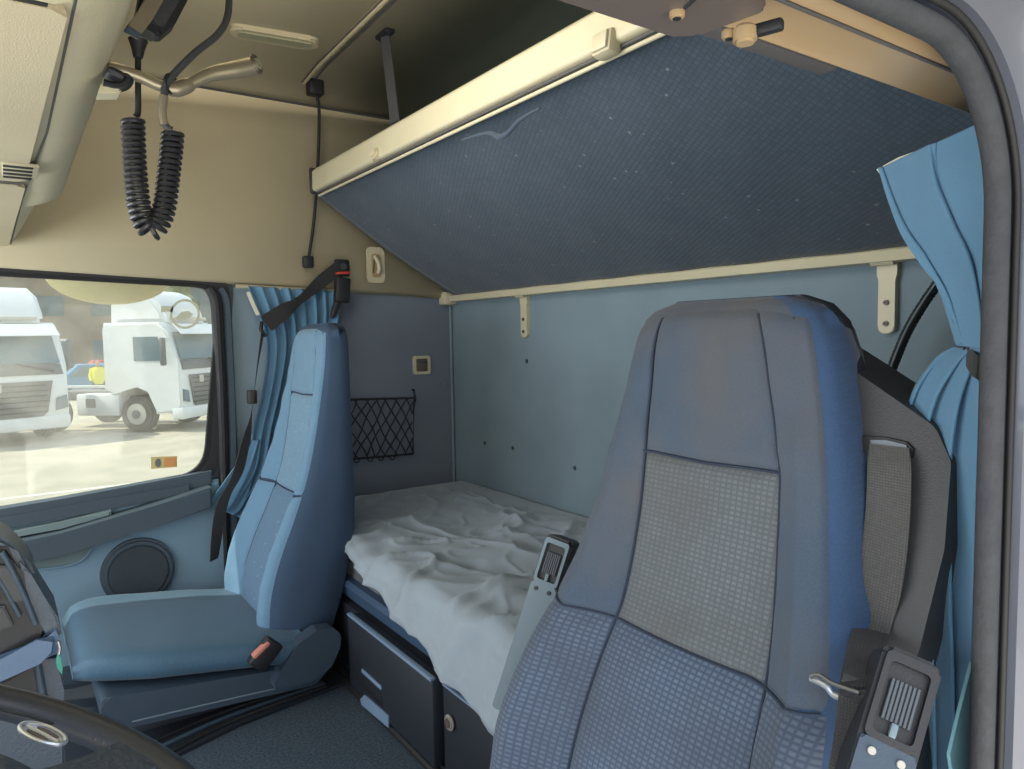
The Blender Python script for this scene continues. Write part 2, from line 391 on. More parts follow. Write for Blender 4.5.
# header above the door
struct(sweep('trim_9', [(-.7,.3,Z(.222)),(1.25,.3,Z(.222))], [(-.032,.012),(-.026,.004),(-.018,.002),(-.014,.006),(-.008,.006),(-.004,-.001),(.001,-.003),(.005,.001),(.009,.006),(.03,.004),(.046,.001),(.05,-.002),(.054,0),(.054,.03),(-.032,.03)], M['header'], side=Vector((0,0,1))) )
struct(tube('trim_10', [(-.7,.284,Z(.226)),(.66,.284,Z(.226))], .003, M['header']))
struct(box2('trim_11', (-.7,.352,Z(.226)), (1.25,.360,Z(.255)), M['cream'], bev=.003))
struct(box2('trim_12', (-.7,.27,Z(.252)), (XR,.39,Z(.27)), M['cream'], bev=.003))
struct(box2('wall_left_upper', (-.9,.27,Z(.265)), (XR,.30,Z(.93)), M['cream_cloth'], bev=0))
struct(box2('trim_13', (.30,.358,Z(.222)), (.60,.376,Z(.232)), M['headerdark'], bev=.003))

struct(tube('trim_16', [(-.7,.3005,Z(.2185)),(1.2,.3005,Z(.2185))], .0016, M['headerdark'])); struct(tube('trim_17', [(-.7,.309,Z(.228)),(1.2,.309,Z(.228))], .0035, M['headerdark']))
# bracket plate with two screws and a peg
pl = empty('door_header_plate', (.24,.34,Z(.23)), 'taupe metal plate with two screws under the near door header', 'bracket')
prism('plate', [Vector((x,y,Z(.204))) for x, y in roundpoly([(-.1,.292),(.408,.292),(.410,.30),(.404,.345),(.39,.356),(-.1,.356)], .006, 4)], (0,0,.022), M['brownplate'], pl, .002)
for px, py in ((677,12),(729,33)):
    c = P(px,py,Z=Z(.204)); s = disc('screw', c-Vector((0,0,.004)), (0,0,1), .005, .006, M['header'], pl, bev=.001)
    disc('screw_recess', c-Vector((0,0,.0046)), (0,0,1), .003, .002, M['black'], s, seg=6)
tube('seam', [P(700,-6,Z=Z(.2035)),P(685,8,Z=Z(.2035))], .0012, M['black'], pl)
c = P(745,38,Z=Z(.198)); disc('peg', c+Vector((0,0,-.004)), (0,0,1), .008, .012, M['header'], pl, bev=.002)
box('clip', (.008,.03,.008), c+Vector((.006,-.008,.004)), M['black'], pl, rot=(0,0,.3), bev=.002)

# ================================================================== PASSENGER DOOR
D = YW
def wpoly(off=0, y=D):
    # window opening in X, z(rel)
    tl, tr_, br_, bl_ = P(-40,270,Y=D), P(221,285,Y=D), P(207,474,Y=D), P(-40,517,Y=D)
    pts = [(-.62-off,tl.z-EYE+.02+off),(tr_.x+off,tr_.z-EYE+off),(br_.x+off,br_.z-EYE-off),(-.62-off,bl_.z-EYE-.06-off)]
    return [Vector((p.x,y,Z(p.y))) for p in roundpoly(pts, [.02,.07,.10,.02], 8)]
def ringmesh(name, A, B, y0, y1, m, parent=None, bev=.003):
    bm = bmesh.new(); n = len(A)
    q = [[bm.verts.new((p.x,yy,p.z)) for p in S] for S, yy in ((A,y0),(B,y0),(B,y1),(A,y1))]
    for i in range(n):
        j = (i+1) % n
        for k in range(4): bm.faces.new((q[k][i], q[k][j], q[(k+1) % 4][j], q[(k+1) % 4][i]))
    if bev:
        es = [e for e in bm.edges if len(e.link_faces) == 2 and e.calc_face_angle(0) > 1.2]
        bmesh.ops.bevel(bm, geom=es, offset=bev, segments=2, affect='EDGES', clamp_overlap=True)
    return from_bm(name, bm, m, parent)
door = struct(empty('door_1', (0,D,0), None, None))
outer = [Vector((p.x,D,Z(p.y))) for p in roundpoly([(-.72,.235),(.585,.222),(.575,-.5),(.56,-1.0),(-.72,-1.0)], [.02,.09,.1,.05,.02], 8)]
# blue inner skin below the sill
skin = [(-.72,-.53),(.545,-.455),(.555,-.55),(.555,-1.0),(-.72,-1.0)]
prism('door_panel', [Vector((x,D-.045,Z(z))) for x, z in skin], (0,.06,0), M['door'], door, .006)
ringmesh('window_frame', wpoly(0), wpoly(.028), D-.022, D+.03, M['black'], door, .004)
ringmesh('window_seal', wpoly(-.012), wpoly(.002), D-.012, D+.006, M['blackrub'], door, .003)
ringmesh('inner_trim', wpoly(.028), wpoly(.042), D-.012, D+.02, M['doordark'], door, .004)
# gap strip between window ring and door edge seal (grey body)
for nm, x0, x1, m_, y in (('rear_edge',.556,.572,'seal',-.035),('rear_gap',.572,.586,'blackrub',-.015),('edge_seal',.586,.61,'doordark',-.03)):
    path = smoothpath([(x0/2+x1/2-.012,0,Z(-.98)),(x0/2+x1/2-.008,0,Z(-.6)),(x0/2+x1/2,0,Z(-.3)),(x0/2+x1/2,0,Z(.05)),(x0/2+x1/2-.004,0,Z(.13)),(x0/2+x1/2-.02,0,Z(.165))], 6)
    sweep(nm, [Vector((p.x,D+y,p.z)) for p in path], [( (x1-x0)/2*a, .014*b) for a, b in ((-1,-.3),(-.6,-1),(.6,-1),(1,-.3),(1,3),(-1,3))], M[m_], door)
# glass
g = prism('window_glass', [p+Vector((0,.004,0)) for p in wpoly(.004)], (0,.003,0), M['glass'], None); g.name = 'window_1'; struct(g)
# sill ledges: stepped grey rails rising to the rear
def ledge(nm, pts, y0, y1, h, m_):
    L = [P(a,b,Y=D-.045) for a, b in pts]
    bm = bmesh.new()
    for i in range(len(L)-1):
        pass
    top = L; bot = [p-Vector((0,0,h)) for p in L]
    add_prism(bm, [Vector((p.x,D-y0,p.z)) for p in top]+[Vector((p.x,D-y0,p.z)) for p in reversed(bot)], (0,(y0-y1),0), .006, 3)
    return from_bm(nm, bm, M[m_], door)
ledge('sill_cap', [(-60,522),(0,509),(60,499),(212,471)], .05, 0, .05, 'doordark')
ledge('sill_upper', [(-60,528),(60,506),(190,483)], .06, 0, .035, 'doordark')
ledge('sill_groove', [(-60,543),(60,520),(110,508)], .075, .04, .02, 'doorpocket')
ledge('armrest', [(-60,552),(60,528),(150,502),(207,484)], .115, .03, .065, 'doordark')
# pocket recess under the armrest
prism('door_pocket', [Vector((q.x,D-.052,q.y)) for q in roundpoly([(p.x,p.z) for p in (P(-20,590,Y=D-.05),P(-20,560,Y=D-.05),P(106,527,Y=D-.05),P(80,563,Y=D-.05),P(30,569,Y=D-.05))], .02, 6)], (0,.012,0), M['doorpocket'], door, .004)
tube('pocket_edge', [P(a,b,Y=D-.055) for a, b in ((25,570),(60,567),(82,560),(97,541),(108,527))], .003, M['door'], door, n=6)
tube('pocket_line', [P(a,b,Y=D-.056) for a, b in ((28,555),(60,552),(88,545))], .0015, M['doordark'], door, n=4)
# speaker
sc = P(138,571,Y=D-.05); sp = disc('speaker', sc+Vector((0,.012,0)), (0,-1,0), .103, .028, M['doordark'], door, seg=48, bev=.008)
disc('speaker_grille', sc+Vector((0,-.014,0)), (0,-1,0), .085, .008, M['grille'], sp, seg=48, bev=.004)
# stickers and hanging items on the glass
st = tag(ringmesh('window_decal', [P(185+15*math.cos(a),314+15*math.sin(a),Y=D-.002) for a in [2*math.pi*k/28 for k in range(28)]], [P(185+12.6*math.cos(a),314+12.6*math.sin(a),Y=D-.002) for a in [2*math.pi*k/28 for k in range(28)]], D-.002, D-.0008, M['decal'], None, 0), 'faint round ring decal high on the passenger window glass', 'decal')
bm = bmesh.new()
add_prism(bm, [P(a,b,Y=D-.002) for a, b in ((176,318),(181,312),(188,311),(193,314),(190,318),(183,320))], (0,.001,0)); ic = from_bm('decal_mark', bm, M['decal'], st)
bm = bmesh.new(); add_prism(bm, [P(a,b,Y=D-.002) for a, b in ((161,306),(173,306),(173,312),(161,312))], (0,.001,0)); from_bm('decal_tab', bm, M['decal'], st)
so = tag(prism('warning_sticker', [P(a,b,Y=D-.002) for a, b in ((151,457),(177,456),(177,467),(151,469))], (0,.001,0), M['stickyel']), 'small yellow and orange sticker at the lower rear corner of the window', 'sticker')
prism('orange_field', [P(a,b,Y=D-.004) for a, b in ((164,458),(176,457),(176,466),(164,467))], (0,.001,0), M['orange'], so)
prism('dark_symbol', [P(158+3*math.cos(k*.785),463+4.5*math.sin(k*.785),Y=D-.004) for k in range(8)], (0,.001,0), M['truckgrey'], so)
# kerb mirror outside above the window
bm = bmesh.new(); bmesh.ops.create_uvsphere(bm, u_segments=28, v_segments=14, radius=1, matrix=frame((.29,D+.17,Z(.218))) @ Matrix.Diagonal((.185,.09,.1,1)))
km = tag(from_bm('kerb_mirror', bm, M['mirrorhousing']), 'cream rounded mirror housing hanging outside above the passenger window', 'mirror')
box('mirror_arm', (.03,.14,.03), (.29,D+.11,Z(.30)), M['truckgrey'], km)
# ================================================================== UPPER BUNK
BF = Vector((.865,0,Z(.498))); BR = Vector((1.43,0,Z(.152)))      # front and rear edges in section
bx = (BR-BF).normalized(); bn = Vector((bx.z,0,-bx.x)); bn = bn if bn.z > 0 else -bn
bunk = empty('upper_bunk', (XR-.04,1.4,Z(.2)), 'tilted upper bunk with dark blue fabric underside and cream front rail', 'bunk')
def bp(s, y, n=0): p = BF+(BR-BF)*s+bn*n; return Vector((p.x,y,p.z))
y0, y1 = 2.39, .40
V = []; U = []; NS, NY = 24, 60
for i in range(NS+1):
    for j in range(NY+1):
        s = .03+.96*i/NS; yy = y0+(y1-y0)*j/NY
        sag = -.012*math.sin(math.pi*i/NS)-.002*math.sin(j*.9)*math.sin(i*.5)
        if i > NS-3: yy = min(yy, y0)
        V.append(bp(s,yy,sag)); U.append((s*.66, yy))
Fc = [(i*(NY+1)+j, i*(NY+1)+j+1, (i+1)*(NY+1)+j+1, (i+1)*(NY+1)+j) for i in range(NS) for j in range(NY)]
o = mk('fabric_underside', V, Fc, M['bunk'], bunk, True, U); s = o.modifiers.new('s','SOLIDIFY'); s.thickness = .006
prism('mattress_core', [bp(.02,y0-.01,.012), bp(.02,y0-.01,.075), bp(.97,y0-.01,.075), bp(.97,y0-.01,.012)], (0,y1-y0+.02,0), M['shell'], bunk, .01)
# front rail: rounded aluminium-like section, leaning
rp = roundpoly([(-.022,-.034),(.016,-.034),(.020,.030),(.004,.046),(-.022,.036)], .012, 5)
sweep('front_rail', [(BF.x,2.325,BF.z+.012),(BF.x,1.4,BF.z+.012),(BF.x,.36,BF.z+.012)], [(-a,b) for a, b in rp], M['rail'], bunk, side=Vector((.08,0,1)).normalized())
tube('rail_groove', [(BF.x-.004,2.32,BF.z-.026),(BF.x-.004,.36,BF.z-.026)], .003, M['headerdark'], bunk)
tube('rail_lower_bead', [(BF.x+.001,2.32,BF.z-.034),(BF.x+.001,.36,BF.z-.034)], .004, M['rail'], bunk)
box('rail_end_cap', (.05,.014,.085), (BF.x,2.332,BF.z+.014), M['black'], bunk, bev=.008)
bk = P(375,156,X=BF.x-.022); disc('rail_button', bk+Vector((.012,0,.0)), (-1,-.2,.3), .016, .024, M['cream'], bunk, bev=.005)
bk = P(605,44,X=BF.x-.02); box('rail_catch', (.03,.048,.042), bk+Vector((.004,0,0)), M['cream'], bunk, bev=.009, rot=(.0,.15,0))
bk2 = box('catch_face', (.006,.036,.03), bk+Vector((-.012,0,.002)), M['rail'], bunk, bev=.003, rot=(0,.15,0))
# fabric pulled loose near the middle of the rail
tube('loose_fabric_edge', [P(a,b,X=BF.x-.012) for a, b in ((462,140),(488,133),(499,137),(508,133),(520,120),(540,108))], [.002,.004,.006,.005,.004,.002], M['bunk'], bunk, n=5)
prism('rear_rail', [Vector((1.448,2.44,Z(.128))),Vector((1.418,2.44,Z(.130))),Vector((1.412,2.44,Z(.150))),Vector((1.425,2.44,Z(.162))),Vector((1.448,2.44,Z(.162)))], (0,-2.09,0), M['rail'], bunk, .004)
# cream side gusset: where the fabric meets the rear end
tube('fabric_hem', [bp(.02,y0+.003,0), bp(.5,y0+.006,-.012), bp(.97,y0+.003,-.004)], .006, M['bunk'], bunk)
# hinge brackets on the rear wall
for px, py, lab, off in ((525,320,'cream hinge plate on rear wall between the two seats', 0),(888,295,'larger looking cream hinge plate on rear wall beside the driver curtain', 0)):
    c = P(px,py,X=1.452); w = .021
    br = empty('hinge_bracket', (1.45,c.y,c.z), lab, 'bracket', 'hinge brackets under the upper bunk')
    zt = Z(.135); zb = Z(-.012)
    pts = roundpoly([(-w,zt-.0),(w,zt),(w*.95,zt-.03),(w*.8,zt-.04),(w*.8,zb),(-w*.8,zb),(-w*.8,zt-.04),(-w*.95,zt-.03)], [.002,.002,.01,.01,.016,.016,.01,.01], 6)
    prism('plate', [Vector((1.446,c.y+a,b)) for a, b in pts], (.0145,0,0), M['rail'], br, .002)
    for dz in (.062,.02):
        s = disc('screw', Vector((1.4455,c.y,zb+dz)), (-1,0,0), .0055, .004, M['brownplate'], br, bev=.001, seg=16)
        disc('screw_recess', Vector((1.441,c.y,zb+dz)), (-1,0,0), .0028, .001, M['black'], s, seg=6)
    tube('hinge_pin', [Vector((1.436,c.y-.02,zt-.004)), Vector((1.436,c.y+.026,zt-.004))], .008, M['rail'], br)
# restraint strap from the ceiling to the rail
stp = empty('bunk_strap', P(385,36,Z=Z(.872)), 'black webbing strap holding upper bunk rail up to the ceiling', 'strap')
a = P(385,34,Z=Z(.872)); b = P(397,138,X=BF.x+.01)
ribbon('webbing', [a, a+(b-a)*.5, b], Vector((.35,-1,0)), .034, M['belt'], stp, th=.004)
box('ceiling_anchor', (.03,.075,.012), a+Vector((0,0,-.002)), M['black'], stp, bev=.004); 
for k in (-1,1): disc('bolt', a+Vector((0,.026*k,-.012)), (0,0,1), .008, .008, M['black'], stp, bev=.002)
box('lower_buckle', (.02,.045,.06), b+Vector((-.002,0,.01)), M['black'], stp, bev=.005)
box('side_catch', (.02,.022,.045), b+Vector((.0,.035,-.0)), M['charcoal'], stp, bev=.004)
# hanging cord
cd = empty('hanging_pull_cord', P(315,88,Z=Z(.855)), 'thin black cord hanging from a ceiling block, small block at its end', 'cord')
t = P(315,88,Y=2.38); e = P(308,262,Y=2.42)
box('ceiling_block', (.05,.045,.05), t+Vector((0,0,.0)), M['black'], cd, bev=.006)
tube('cord', [t, P(319,110,Y=2.39), P(318,160,Y=2.41), P(314,220,Y=2.42), e], .0055, M['blackrub'], cd, n=8)
box('end_block', (.035,.025,.04), e, M['black'], cd, bev=.005)
# ceiling lamp recess
lc = P(275,35,Z=Z(.872)); 
lampdir = (P(320,42,Z=Z(.872))-P(232,27,Z=Z(.872))); L = lampdir.length; ax = lampdir.normalized(); ay = Vector((0,0,1)).cross(ax)
lamp = empty('ceiling_lamp', lc, 'long rounded cream lamp recessed in the ceiling', 'lamp')
def rr(c, ax, ay, l, w, r): return [c+ax*p.x+ay*p.y for p in roundpoly([(-l/2,-w/2),(l/2,-w/2),(l/2,w/2),(-l/2,w/2)], r, 6)]
prism('housing', rr(lc+Vector((0,0,-.014)), ax, ay, L, .075, .03), (0,0,.02), M['ceiling'], lamp, .006)
prism('lens', rr(lc+Vector((0,0,-.018))-ay*.004, ax, ay, L*.84, .036, .008), (0,0,.006), M['led'], lamp, .002)
# wall hook recess
hk = P(376,265,Y=2.45); h = empty('coat_hook', hk, 'cream recessed coat hook plate on the upper side wall', 'hook')
prism('plate', [Vector((p.x,2.450,p.y)) for p in roundpoly([(hk.x-.035,hk.z-.065),(hk.x+.035,hk.z-.065),(hk.x+.035,hk.z+.065),(hk.x-.035,hk.z+.065)], .018, 6)], (0,.008,0), M['cream'], h, .003)
prism('recess', [Vector((p.x,2.4475,p.y)) for p in roundpoly([(hk.x-.018,hk.z-.045),(hk.x+.018,hk.z-.045),(hk.x+.018,hk.z+.04),(hk.x-.018,hk.z+.04)], .012, 6)], (0,.003,0), M['header'], h, .001)
tube('hook', [Vector((hk.x-.004,2.449,hk.z+.03)),Vector((hk.x+.0,2.432,hk.z+.01)),Vector((hk.x+.002,2.427,hk.z-.015)),Vector((hk.x+.003,2.439,hk.z-.03))], .007, M['rail'], h, n=6)
tube('shadow_gap', [Vector((hk.x-.008,2.4465,hk.z+.02)),Vector((hk.x-.012,2.4465,hk.z-.03))], .002, M['black'], h)
# reading switch and round button
sw = P(421,365,Y=D-.001); s = empty('square_flap', sw, 'small cream-framed square flap set in the slate side wall', 'wall flap')
A = [Vector((p.x,0,p.y)) for p in roundpoly([(sw.x-.036,sw.z-.036),(sw.x+.036,sw.z-.036),(sw.x+.036,sw.z+.036),(sw.x-.036,sw.z+.036)], .012, 6)]
B = [Vector((p.x,0,p.y)) for p in roundpoly([(sw.x-.026,sw.z-.025),(sw.x+.026,sw.z-.025),(sw.x+.026,sw.z+.025),(sw.x-.026,sw.z+.025)], .006, 6)]
ringmesh('bezel', B, A, D-.012, D, M['rail'], s, .003)
box('flap', (.05,.008,.048), (sw.x,D-.005,sw.z), M['brownplate'], s, bev=.003)
box('flap_lip', (.04,.006,.008), (sw.x,D-.011,sw.z+.012), M['doordark'], s, bev=.002)
rb = P(443,384,Y=D-.001); tag(disc('wall_button', rb, (0,-1,0), .0125, .006, M['palegrey'], None, bev=.003), 'round pale plastic cap on the side wall above the net', 'button')
# storage net
nA, nB, nC, nD = P(345,399,Y=D-.02), P(414,398,Y=D-.02), P(413,454,Y=D-.02), P(345,459,Y=D-.02)
nA2 = nA-Vector((.08,0,0)); nD2 = nD-Vector((.08,0,0))
net = empty('storage_net', nA, 'black elastic cord net stretched on the side wall over the bed', 'net')
tube('cord_frame', [nA2,nB,nC,nD2], .0042, M['blackrub'], net, closed=True)
bm = bmesh.new()
def npt(u, v):
    a = nA2.lerp(nB, u); b = nD2.lerp(nC, u); p = a.lerp(b, v); return p
K = 9
for k in range(-4, K):
    for sgn in (1,-1):
        pts = []
        for q in range(15):
            v = q/14; u = (k+v*3.2)/K if sgn > 0 else (k+3.2-v*3.2)/K
            u += .014*math.sin(v*7+k*1.7)
            if 0 <= u <= 1: p = npt(u, v); p.y -= .004*math.sin(v*9+k); pts.append(p)
        if len(pts) > 2: add_tube(bm, pts, .0024, 6)
from_bm('cord_mesh', bm, M['blackrub'], net)
for cpt in (nB,):
    tube('hook', [cpt+Vector((.002,.015,.03)), cpt+Vector((-.002,-.004,.03)), cpt+Vector((.0,-.008,.0)), cpt+Vector((.004,0,-.012))], .004, M['black'], net, n=4)
for u in (.35,.5,.62,.75):
    p = npt(u,1); tube('loose_loop', [p+Vector((-.012,0,0)),p+Vector((-.006,-.004,-.012)),p+Vector((.006,-.004,-.012)),p+Vector((.012,0,0))], .002, M['blackrub'], net, n=4)
tube('dangling_end', [nD2+Vector((.09,0,0)), nD2+Vector((.085,-.002,-.012)), nD2+Vector((.077,0,-.022))], .002, M['blackrub'], net)
# rubber buttons in the rear wall cloth
for i, (px, py) in enumerate(((485,443),(513,448),(527,361),(575,468))):
    c = P(px,py,X=XR); tag(disc('wall_stud', c, (-1,0,0), .0075, .004, M['doordark'], None, bev=.002), 'small dark round stud %s' % ('low on the rear wall, leftmost of four','low on the rear wall, second from the corner','on the rear wall straight below the hinge plate','low on the rear wall, closest to the driver seat')[i], 'stud', 'studs in the rear wall')
# ================================================================== OVERHEAD SHELF
sh = empty('overhead_shelf', (0,1.4,Z(.3)), 'cream overhead shelf above the windscreen, underside with panels and slots', 'shelf')
def edgeX(y):
    if y < 1.78: return .118
    if y < 1.90: return .118-.040*(.5-.5*math.cos(math.pi*(y-1.78)/.12))
    return .078-.032*(y-1.90)/.55
V = []; Fc = []; ys = [.42+(2.46-.42)*i/80 for i in range(81)]
for y in ys:
    e = edgeX(y); zb = Z(.293-.02*max(0,(y-1.5)/1.0))
    for dx, dz in ((-.9,.0),(-.075,.0),(-.05,-.002),(-.028,.004),(-.012,.012),(-.003,.026),(0,.045),(0,.09),(-.015,.3),(-.03,.62)):
        V.append((e+dx,y,zb+dz))
K = 10
for i in range(len(ys)-1):
    for k in range(K-1): Fc.append((i*K+k,i*K+k+1,(i+1)*K+k+1,(i+1)*K+k))
Fc.append(tuple(range(K-1,-1,-1))); Fc.append(tuple(80*K+k for k in range(K)))
mk('shelf_body', V, Fc, M['cream'], sh)
# inner panels hang a little below the body, with dark seams
def zb(y): return Z(.293-.02*max(0,(y-1.5)/1.0))
def panel(nm, y0, y1, x1a, x1b):
    pts = roundpoly([(-.8,y0),(x1a,y0),(x1b,y1),(-.8,y1)], [.01,.012,.012,.01], 4)
    prism(nm, [Vector((p.x,p.y,zb(p.y)-.008)) for p in pts], (0,0,.012), M['cream_cloth'], sh, .004)
seam = lambda px, py: P(px,py,Z=Z(.29))
panel('panel', .40,.735,.062,.061); panel('panel', .748,1.56,.060,.043); panel('panel', 1.60,2.44,.045,.02)
tube('seam', [Vector((.066,.42,zb(.5)-.001)),Vector((.063,1.2,zb(1.2)-.001)),Vector((.043,1.75,zb(1.75)-.001)),Vector((.026,2.45,zb(2.45)-.001))], .0016, M['headerdark'], sh)
box('slot', (.25,.014,.006), (-.08,.742,zb(.742)-.004), M['black'], sh, bev=.001)
box('slot', (.5,.04,.006), (-.21,1.58,zb(1.58)-.003), M['black'], sh, bev=.001)
cl = P(22,157,Z=Z(.28)); c2 = box('clip', (.05,.10,.006), (cl.x,1.45,zb(1.45)-.010), M['cream'], sh, bev=.002)
for k in (-.045,-.015,.015,.045): box('clip_slot', (.04,.005,.004), (cl.x-.004,1.45+k,zb(1.45)-.014), M['black'], c2, bev=.001)
disc('screw_cap', (cl.x-.045,1.46,zb(1.46)-.011), (0,0,1), .012, .005, M['headerdark'], sh, bev=.002)
# front roof header continuing down to the windscreen (mostly behind the shelf)
struct(box2('wall_front', (-1.25,.27,Z(.3)), (-1.2,YW,Z(.93)), M['cream_cloth'], bev=0))
# ================================================================== MICROPHONE, COILED CORD, GOOSENECK LAMP
YM = .95
gn = empty('reading_lamp', P(112,70,Y=YM), 'silver map reading lamp on a bent arm below the shelf edge', 'lamp')
tube('arm', [P(a,b,Y=YM) for a, b in ((108,67),(120,70),(140,77),(158,85),(172,88),(186,86))], .0068, M['silverpl'], gn, n=6, seg=14)
tube('joint_sleeve', [P(a,b,Y=YM) for a, b in ((166,88),(176,89),(186,86),(191,84))], [.0085,.0095,.009,.0075], M['silverpl'], gn, n=4, seg=14)
tube('lamp_head', [P(a,b,Y=YM) for a, b in ((183,87),(194,82),(212,74),(234,70),(254,66))], [.0065,.0072,.0088,.0105,.011], M['silverpl'], gn, n=6, seg=20)
tp = P(254,65,Y=YM); axd = (P(254,65,Y=YM)-P(232,69,Y=YM)).normalized()
hd = disc('lamp_tip', tp+axd*.0008, axd+Vector((0,-.9,0)), .0122, .005, M['brownplate'], gn, seg=24, bev=.0015)
disc('lamp_lens', tp+axd*.0008+(axd+Vector((0,-.9,0))).normalized()*.0045, axd+Vector((0,-.9,0)), .007, .002, M['led'], hd, seg=16)
box('black_mount', (.02,.03,.012), P(114,76,Y=YM), M['black'], gn, bev=.006, rot=(.0,.35,.1))
tube('mount_clamp', [P(a,b,Y=YM) for a, b in ((103,84),(114,87),(124,85),(128,79),(124,74))], .0062, M['black'], gn, n=5)
prism('mount_foot', [P(a,b,Y=YM-.005) for a, b in ((101,84),(123,88),(120,93),(98,93))], (0,.03,0), M['rail'], gn, .002)
mic = empty('radio_microphone', P(150,15,Y=YM), 'black hand microphone hanging beside the shelf on its clip', 'microphone')
axm = (P(140,48,Y=YM)-P(168,-25,Y=YM)).normalized(); side = axm.cross(Vector((0,1,0))).normalized()
mc = P(159,5,Y=YM)
prism('body', [mc+axm*p.y*1.0+side*p.x for p in roundpoly([(-.016,.034),(.012,.034),(.022,.01),(.026,-.03),(.024,-.075),(-.02,-.075),(-.024,-.02)], .008, 5)], (0,.028,0), M['black'], mic, .005, 3)
prism('talk_button', [mc+axm*p.y+side*p.x+Vector((0,-.003,0)) for p in roundpoly([(-.002,.026),(.012,.022),(.018,-.02),(.002,-.02)], .004, 4)], (0,.006,0), M['charcoal'], mic, .002)
prism('pale_bracket', [P(a,b,Y=YM-.012) for a, b in ((148,-8),(168,-8),(152,20),(138,38),(124,29),(136,14))], (0,.008,0), M['silverpl'], mic, .002)
prism('bracket_end', [P(a,b,Y=YM-.014) for a, b in ((128,25),(142,34),(138,38),(124,31))], (0,.004,0), M['doordark'], mic, .001)
tube('strain_relief', [P(138,40,Y=YM+.01),P(138,50,Y=YM+.01),P(138,58,Y=YM+.01)], [.011,.007,.005], M['blackrub'], mic, n=3)
cc = empty('coiled_cord', P(140,115,Y=YM), 'black coiled microphone cord hanging in a loop below the lamp arm', 'cord')
def coil(nm, ctrl, r, wr, turns, mm):
    path = smoothpath(ctrl, 24); L = [0]
    for i in range(1,len(path)): L.append(L[-1]+(path[i]-path[i-1]).length)
    pts = []; N = turns*12; j = 0; nrm = Vector((0,1,0))
    for k in range(N+1):
        s = L[-1]*k/N
        while j < len(L)-2 and L[j+1] < s: j += 1
        f = (s-L[j])/max(1e-9,L[j+1]-L[j]); p = path[j].lerp(path[j+1], f)
        t = (path[min(j+2,len(path)-1)]-path[max(j-1,0)]).normalized(); nn = (nrm-t*nrm.dot(t)).normalized(); bb = t.cross(nn)
        a = 2*math.pi*k/12; pts.append(p+(nn*math.cos(a)+bb*math.sin(a))*r)
    return tube(nm, pts, wr, mm, cc, seg=8)
coil('coil', [P(a,b,Y=YM) for a, b in ((133,119),(134,150),(136,180),(139,206),(144,223),(152,230),(160,221),(165,204),(168,180),(171,155),(173,132))], .0105, .0030, 38, M['cordrub'])
tube('straight_lead', [P(a,b,Y=YM+.01) for a, b in ((138,55),(138,85),(138,112),(135,117))], .0034, M['blackrub'], cc, n=5)
tube('upper_lead', [P(a,b,Y=YM-.008) for a, b in ((172,130),(166,126),(162,112),(164,96),(166,86),(174,74),(196,52),(218,34),(228,14),(229,-20))], .0042, M['charcoal'], cc, n=8)
tube('sleeve', [P(a,b,Y=YM-.008) for a, b in ((164,125),(162,112),(164,96))], .0052, M['silverpl'], cc, n=5)
tube('tie_wrap', [P(171+8*math.cos(a),84+9*math.sin(a),Y=YM-.004+.0) + Vector((0,.012*math.cos(a*1),0)) for a in [2*math.pi*k/20 for k in range(20)]], .0018, M['blackrub'], cc, closed=True)
# ================================================================== SEATS
# z (relative to the eye), front x, half width, bolster depth, thickness
SEAT = [(.062,.775,.085,0,.03),(.050,.757,.125,0,.07),(.020,.746,.150,0,.09),(-.05,.735,.168,.003,.10),(-.13,.722,.186,.012,.11),(-.225,.706,.203,.025,.125),
        (-.33,.676,.228,.042,.14),(-.43,.625,.252,.058,.165),(-.52,.585,.260,.062,.16),(-.62,.560,.252,.055,.14),(-.72,.555,.235,.04,.12)]
SEAT_DRIVER = list(SEAT); Z2 = [-.352]
SDZ = -.021
LEAN = [1.0]
def lean(z): return LEAN[0]*(.012+.052*max(z,-.5)*1.0 if z < .1 else .012)
def seat_row(z): return lerp_table(SEAT, z)
SEAT_PASSENGER = [(.062,.775,.085,0,.03),(.050,.757,.125,0,.06),(.020,.746,.145,0,.075),(-.05,.738,.160,.003,.08),(-.14,.725,.172,.010,.09),(-.25,.708,.185,.02,.105),(-.36,.685,.20,.032,.125),(-.47,.645,.215,.042,.16),(-.57,.600,.225,.045,.19),(-.67,.565,.23,.04,.20),(-.80,.548,.23,.03,.17)]
def front(s, z, off=0):
    """point of the seat back's front skin; s -1..1 across (+1 = towards larger y)"""
    xf, hw, b, th = seat_row(z); a = abs(s)
    d = (1-min(a,1)**5)**(.2) if a < 1 else 0
    bump = b*(max(0, min(1,(a-.42)/.33))**1.6)*(1 if a < .8 else max(0,1-((a-.8)/.2)**2*.6))
    xx = xf+(1-d)*th*.55-bump-off
    return Vector((xx, s*hw+lean(z), Z(z)+SDZ))
